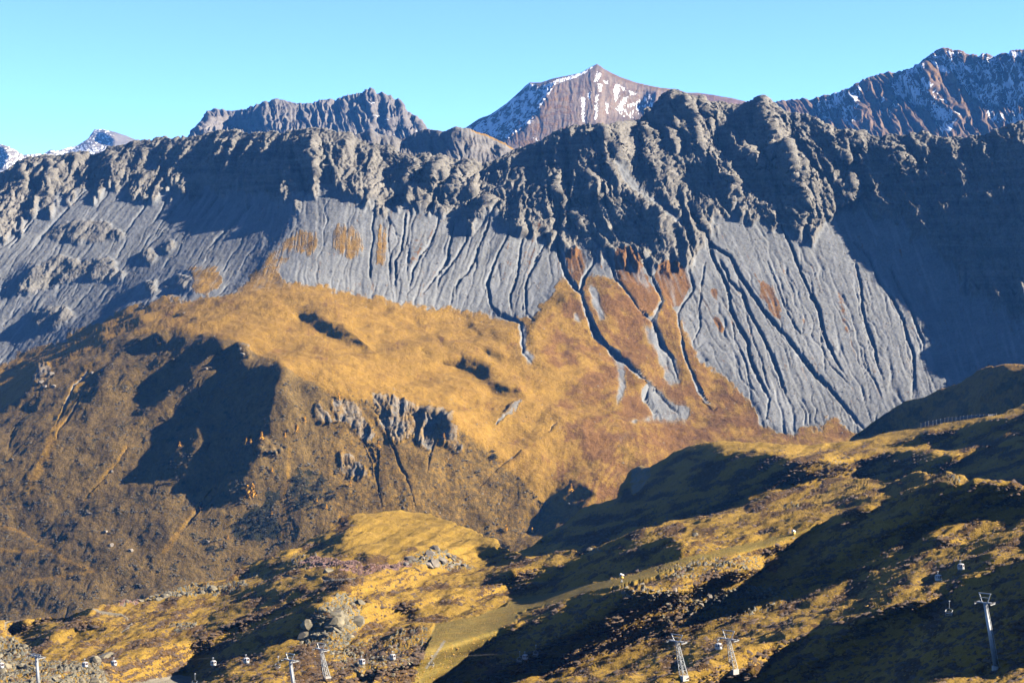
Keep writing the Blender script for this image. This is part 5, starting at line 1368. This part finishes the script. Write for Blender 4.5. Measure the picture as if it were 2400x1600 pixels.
# ------------------------------------------------------------------ boulders
def boulder_mesh(seed, mat, flat=0.75):
    r = random.Random(seed)
    bm = bmesh.new()
    bmesh.ops.create_icosphere(bm, subdivisions=2, radius=1.0)
    for v in bm.verts:
        v.co *= 1 + r.uniform(-0.06, 0.06)
    for k in range(11):
        n = Vector((r.gauss(0, 1), r.gauss(0, 1), r.gauss(0, 0.8))).normalized()
        d = r.uniform(0.52, 0.82)
        for v in bm.verts:
            e = v.co.dot(n) - d
            if e > 0:
                v.co -= n * e * 0.96
    for v in bm.verts:
        v.co.z *= flat
        if v.co.z < -0.35: v.co.z = -0.35
    me = bpy.data.meshes.new('boulder'); bm.to_mesh(me); bm.free(); me.materials.append(mat)
    return me
B_L = [boulder_mesh(i, M_LICHEN, 0.62 + 0.07 * (i % 4)) for i in range(8)]
B_R = [boulder_mesh(20 + i, M_REDST, 0.6 + 0.08 * (i % 3)) for i in range(5)]
B_G = [boulder_mesh(40 + i, M_GREYST, 0.65 + 0.08 * (i % 3)) for i in range(6)]
def put_boulder(p, size, meshes, label, group=None):
    o = bpy.data.objects.new('boulder', random.choice(meshes))
    o.location = p
    o.rotation_euler = (random.uniform(-0.3, 0.3), random.uniform(-0.3, 0.3), random.uniform(0, 6.28))
    o.scale = (size * random.uniform(0.8, 1.25), size * random.uniform(0.8, 1.25), size * random.uniform(0.75, 1.2))
    o['label'] = label; o['category'] = 'boulder'
    if group: o['group'] = group
    link(o)
def in_poly(poly):
    xs = [p[0] for p in poly]; ys = [p[1] for p in poly]
    while True:
        x = random.uniform(min(xs), max(xs)); y = random.uniform(min(ys), max(ys))
        if poly_mask(poly, np.array([[x]]), np.array([[y]]))[0, 0]:
            return x, y
CL = [
 (W(1, [(530,1005),(640,940),(760,900),(1000,920),(1130,900),(1140,930),(1010,960),(820,980),(680,990)]), 44, (0.6, 3.4), B_L, 'pale boulder in the rock band on the left rim', 'boulders of the left rim band'),
 (W(1, [(-10,1150),(80,1180),(200,1250),(330,1265),(470,1290),(500,1385),(-10,1385)]), 62, (0.6, 3.0), B_L, 'pale boulder in the lower left block field', 'boulders of the lower left block field'),
 (W(1, [(1400,1080),(1480,1040),(1560,965),(1655,995),(1665,1100),(1600,1180),(1500,1200),(1390,1200)]), 44, (0.7, 4.2), B_L, 'grey block of the outcrop left of the piste', 'blocks of the outcrop left of the piste'),
 (W(1, [(1500,1195),(1980,1140),(1900,1290),(1700,1372),(1560,1300)]), 34, (0.6, 1.5), B_L, 'pale stone around the slender lattice pylon', 'stones around the slender lattice pylon'),
 (W(1, [(1850,825),(1900,785),(2000,750),(2060,772),(2150,822),(2190,838),(2000,836)]), 32, (0.8, 4.2), B_G, 'grey block of the knob below the golden knoll', 'blocks at the foot of the golden knoll'),
 (W(1, [(1360,835),(1440,790),(1600,815),(1740,848),(1690,872),(1580,855)]), 22, (1.0, 2.4), B_R, 'reddish boulder in the strip below the knoll', 'reddish boulders below the knoll'),
 (W(1, [(1730,855),(1745,825),(1860,808),(1880,830)]), 9, (1.0, 2.2), B_R, 'dark red boulder beside the rocky knob', 'dark red boulders beside the rocky knob'),
 (W(2, [(480,940),(700,925),(1000,935),(1240,925),(1290,980),(1100,1055),(980,1085),(640,1055)]), 26, (0.8, 2.0), B_G, 'bluish boulder in deep shade below the piste', 'boulders in the shade below the piste'),
 (W(2, [(650,850),(900,795),(1140,785),(1140,835),(900,870),(760,885)]), 16, (0.7, 1.6), B_L, 'sunlit pale stone just below the upper piste', 'stones on the turf below the piste'),
]
for poly, n, (a, b), ms, lab, grp in CL:
    for i in range(n):
        x, y = in_poly(poly)
        p = foreA.at_screen(x, y)
        s_ = a + (b - a) * random.random() ** 2.2
        size_w = 'small' if s_ < a + 0.25 * (b - a) else 'middle-sized' if s_ < a + 0.6 * (b - a) else 'large'
        xs_ = [q[0] for q in poly]; f_ = (x - min(xs_)) / (max(xs_) - min(xs_))
        where = 'near the left end' if f_ < 0.33 else 'near the middle' if f_ < 0.67 else 'near the right end'
        put_boulder(p - Vector((0, 0, random.uniform(0.1, 0.45) * s_)), s_, ms, size_w + ' ' + lab + ', ' + where, grp)
for px, py, sz, lab in ((248,1536,3.6,'largest of the pale boulders, beside the pair of gondolas'), (222,1550,2.8,'tall pale boulder left of the largest one in the block field'), (768,1338,3.0,'lone dark boulder on the turf below the reddish strip'), (1382,1286,2.2,'brown rock at the left tip of the lit ridge'), (1630,1253,1.8,'pale standing stone among the humps above the piste')):
    put_boulder(foreA.at_screen(px, py), sz, B_L, lab)
MB = [(96,895,7,'pale crag block, leftmost on the brown slope'), (103,905,6,'lower pale block beside the leftmost crag'), (118,878,6,'upper pale block of the left crag group'), (125,907,5,'small pale block right of the left crag group'), (215,872,4.5,'grey boulder on the stony run below the shoulder'), (483,862,5,'pale rock spike on the shaded spur'), (567,830,6.5,'pale rock at the head of the shaded spur'), (560,818,5.5,'rock on the rim just above the shaded spur'), (248,1243,5,'reddish boulder low on the brown slope'), (262,1277,6,'rounded boulder low on the brown slope'), (306,1287,5,'boulder right of the rounded one, low on the brown slope'), (484,1268,6,'boulder by the dark bushes low on the slope'), (205,1203,4,'highest of the small boulders low on the brown slope'), (261,1105,3.5,'small white stone at the middle of the brown slope'), (30,1075,3.5,'white stone at the left edge of the brown slope'), (319,1120,3.2,'white stone right of the middle of the brown slope')]
for px, py, sz, lab in MB:
    put_boulder(main.at_screen(px, py), sz * 0.6, B_G, lab)

# ------------------------------------------------------------------ larches and mountain pines
def larch(seed):
    r = random.Random(seed)
    bm = bmesh.new(); tube(bm, (0, 0, -0.4), (0, 0, 0.96), 0.022, 0.006, 6)
    trunk = bpy.data.meshes.new('trunk'); bm.to_mesh(trunk); bm.free(); trunk.materials.append(M_BARK)
    V, Fc = [], []
    for i in range(260):
        t = r.random() ** 0.8
        z = 0.10 + 0.9 * t
        rad = (1 - t) ** 0.8 * 0.25 * (0.65 + 0.35 * math.sin(9 * t + seed)) + 0.012
        a = r.uniform(0, 6.283); d = rad * math.sqrt(r.uniform(0.15, 1.0))
        c = Vector((d * math.cos(a), d * math.sin(a), z - 0.15 * d))
        s = r.uniform(0.020, 0.050)
        n0 = len(V)
        u = Vector((r.gauss(0, 1), r.gauss(0, 1), r.gauss(0, 0.6))).normalized() * s
        w = Vector((r.gauss(0, 1), r.gauss(0, 1), r.gauss(0, 0.6))).normalized() * s
        V += [c - u - w * 0.4, c + u - w * 0.4, c + u * 0.6 + w, c - u * 0.6 + w]
        Fc.append((n0, n0 + 1, n0 + 2, n0 + 3))
    crown = bpy.data.meshes.new('crown'); crown.from_pydata([tuple(v) for v in V], [], Fc); crown.materials.append(M_LARCH)
    return trunk, crown
LT = [larch(i) for i in range(3)]
LARCH = [(420,1046,10,'small lone larch in the left-hand shadow patch'), (576,1044,15,'taller larch of the pair in the deep shadow'), (587,1042,11,'smaller larch of the pair in the deep shadow'), (613,1030,15,'narrow larch at the right rim of the deep shadow'), (699,1015,15,'larch left of the rocky ravine'), (716,990,13,'highest larch left of the rocky ravine'), (669,1024,10,'tiny larch between the shadow rim and the ravine'), (795,938,14,'lone larch on the golden edge above the crags'),
  (582,1166,23,'left larch of the bright yellow pair on the brown slope'), (594,1168,27,'right larch of the bright yellow pair on the brown slope'), (640,1109,11,'small larch above the bright yellow pair'), (638,1211,11,'small larch standing in the dark bushes'), (888,1051,15,'orange larch in the gully between the crags'), (1039,1027,10,'tiny larch below the dark crag wall'), (822,1139,13,'yellow larch at the right of the dark thicket'), (743,1176,9,'tiny larch inside the dark thicket'), (766,1191,9,'yellow-green larch at the thicket foot'), (1187,1250,15,'larch just above the right shoulder of the golden knoll'), (1338,1152,16,'lone orange larch in the shaded hollow'), (535,1263,9,'tiny yellow larch low on the brown slope'), (1246,1246,10,'small larch right of the knoll, by the valley road'), (1403,1121,9,'tiny larch on the brown slope near the dark cliff')]
for i, (px, py, hp, lab) in enumerate(LARCH):
    p = main.at_screen(px, py)
    H = hp * p.y / F * 1.3
    root = thing('larch_tree', p, lab, 'tree', 'autumn larches on the slope', random.uniform(0, 6))
    tr, cr = LT[i % 3]
    root.scale = (H * random.uniform(1.3, 1.7), H * random.uniform(1.3, 1.7), H)
    link(bpy.data.objects.new('trunk', tr), root); link(bpy.data.objects.new('crown', cr), root)

def pine_mesh(seed):
    r = random.Random(seed)
    V, Fc = [], []
    for i in range(170):
        a = r.uniform(0, 6.283); b = math.acos(r.uniform(0.0, 1.0))
        rad = r.uniform(0.55, 1.0) * (1 + 0.25 * math.sin(3 * a + seed))
        c = Vector((rad * math.sin(b) * math.cos(a), rad * math.sin(b) * math.sin(a), 0.62 * rad * math.cos(b)))
        s = r.uniform(0.10, 0.22)
        u = Vector((r.gauss(0, 1), r.gauss(0, 1), r.gauss(0, 1))).normalized() * s
        w = Vector((r.gauss(0, 1), r.gauss(0, 1), r.gauss(0, 1))).normalized() * s
        n0 = len(V)
        V += [c - u, c + w, c + u - w * 0.3]
        Fc.append((n0, n0 + 1, n0 + 2))
    me = bpy.data.meshes.new('mountain_pine'); me.from_pydata([tuple(v) for v in V], [], Fc); me.materials.append(M_PINE)
    return me
PM = [pine_mesh(i) for i in range(4)]
for poly, n, lab, grp in ((T(7, [(1920,300),(1960,150),(2140,170),(2250,330),(2150,410),(1960,390)]), 46, 'dark low pine in the thicket right of the stony chute', 'pines of the upper thicket'), (T(7, [(1550,520),(1680,410),(1780,370),(1860,500),(1860,585),(1700,595)]), 44, 'dark low pine in the thicket below the yellow larch pair', 'pines of the lower thicket'), (T(7, [(1330,590),(1400,590),(1520,720),(1400,740)]), 12, 'dark low bush near the foot of the brown slope', 'bushes at the slope foot'), (T(5, [(985,1285),(1035,1310),(1055,1355),(1000,1355)]), 8, 'green low pine in the small patch right of the crags', 'pines of the small green patch')):
    for i in range(n):
        x, y = in_poly(poly)
        p = main.at_screen(x, y)
        o = bpy.data.objects.new('mountain_pine', random.choice(PM))
        s_ = random.uniform(1.6, 3.4)
        o.location = p; o.scale = (s_ * 1.2, s_ * 1.2, s_); o.rotation_euler = (0, 0, random.uniform(0, 6.28))
        xs_ = [q[0] for q in poly]; f_ = (x - min(xs_)) / (max(xs_) - min(xs_)); ys_ = [q[1] for q in poly]; e_ = (y - min(ys_)) / (max(ys_) - min(ys_))
        o['label'] = ('small ' if s_ < 2.2 else 'middle-sized ' if s_ < 2.8 else 'large ') + lab + ', ' + ('upper ' if e_ < 0.5 else 'lower ') + ('left' if f_ < 0.33 else 'middle' if f_ < 0.67 else 'right'); o['category'] = 'shrub'; o['group'] = grp
        link(o)

# ------------------------------------------------------------------ heather, tufts and small stones of the foreground
def clumps(name, t, weight, n, rad, hgt, mat, ring=6, sink=0.12):
    off = t.back[2]
    Pf = t.P[off:]
    w = weight.ravel() / weight.sum()
    idx = rng.choice(w.size, n, p=w)
    Q = Pf.reshape(-1, 3)[idx]
    jit = rng.normal(size=(n, 2)) * 0.4
    r = rad[0] + (rad[1] - rad[0]) * rng.rand(n) ** 2
    hh = hgt[0] + (hgt[1] - hgt[0]) * rng.rand(n)
    hh = hh * (r / rad[1]) ** 0.5
    V = np.empty((n, ring + 1, 3))
    a0 = rng.rand(n) * 6.283
    for k in range(ring):
        a = a0 + 6.283 * k / ring
        rr_ = r * (0.7 + 0.6 * rng.rand(n))
        V[:, k, 0] = Q[:, 0] + rr_ * np.cos(a); V[:, k, 1] = Q[:, 1] + rr_ * np.sin(a)
        V[:, k, 2] = Q[:, 2] - sink - 0.25 * rng.rand(n) * r
    V[:, ring, 0] = Q[:, 0] + jit[:, 0] * r; V[:, ring, 1] = Q[:, 1] + jit[:, 1] * r; V[:, ring, 2] = Q[:, 2] + hh
    base = np.arange(n)[:, None] * (ring + 1)
    F_ = np.concatenate([np.stack([base[:, 0] + k, base[:, 0] + (k + 1) % ring, base[:, 0] + ring], -1) for k in range(ring)], 0)
    me = bpy.data.meshes.new(name)
    me.vertices.add(n * (ring + 1)); me.vertices.foreach_set('co', V.astype(np.float32).ravel())
    m = len(F_)
    me.loops.add(m * 3); me.polygons.add(m)
    me.loops.foreach_set('vertex_index', F_.astype(np.int32).ravel()); me.polygons.foreach_set('loop_start', np.arange(0, m * 3, 3, dtype=np.int32))
    me.update(calc_edges=True)
    me.materials.append(mat)
    o = bpy.data.objects.new(name, me); link(o); o['kind'] = 'stuff'
    return o
o_ = foreA.back[2]
mA = {k: v[o_:] for k, v in foreA.masks.items()}
wz = np.exp(foreA.L) ** 1.0
hn = sstep(0.0, 0.5, fbm(foreA.PX / 11, foreA.PY / 7, 0 * foreA.PX + 5, 4, 0.65) + 0.25)
clumps('heather', foreA, np.clip(mA['heath'], 0, 1) ** 2 * hn * (1 - mA['path']) + 1e-9, 22000, (0.35, 1.5), (0.2, 0.8), M_HEATH).__setitem__('label', 'low brown heather over the near slope')
clumps('grass_tufts', foreA, mA['grass'] * (1 - mA['rust']) * (1 - mA['path']) + 1e-9, 15000, (0.25, 0.7), (0.15, 0.40), M_TUFT).__setitem__('label', 'straw-coloured grass tufts over the near slope')
clumps('small_stones', foreA, np.clip(mA['rock'], 0, 1) + 1e-9, 3600, (0.3, 1.1), (0.2, 0.8), M_LICHEN, 5).__setitem__('label', 'pale broken stones between the boulders')
clumps('red_rubble', foreA, np.clip(mA['redrock'], 0, 1) + 1e-9, 1100, (0.3, 1.1), (0.2, 0.7), M_REDST, 5).__setitem__('label', 'reddish rubble below the golden knoll')
o_ = hillB.back[2]
mB = {k: v[o_:] for k, v in hillB.masks.items()}
clumps('heather', hillB, np.clip(mB['heath'], 0, 1) ** 2 + 1e-9, 5000, (0.6, 1.8), (0.3, 0.8), M_HEATH).__setitem__('label', 'low brown heather over the far slope')

o_ = main.back[2]
mM = {k: v[o_:] for k, v in main.masks.items()}
inview = (main.PX > -60) & (main.PX < 2460)
clumps('scree_stones', main, (np.clip(1 - mM['rock'] - mM['grass'], 0, 1) * (0.25 + hn.mean() + 0 * main.PX) + 0.25 * crags + 0.10 * mM['grass'] * (1 - mM['heath'])) * inview + 1e-9, 5200, (0.35, 1.7), (0.4, 1.5), M_GREYST, 5, 0.3).__setitem__('label', 'scattered stones on the scree and meadow')
clumps('slope_bushes', main, (mM['heath'] * sstep(0.05, 0.5, fbm(main.PX / 30, main.PY / 22, 0 * main.PX + 77, 3))) * inview + 1e-9, 6500, (0.5, 1.9), (0.4, 1.2), M_BUSH, 6, 0.3).__setitem__('label', 'low dark bushes over the brown slope')
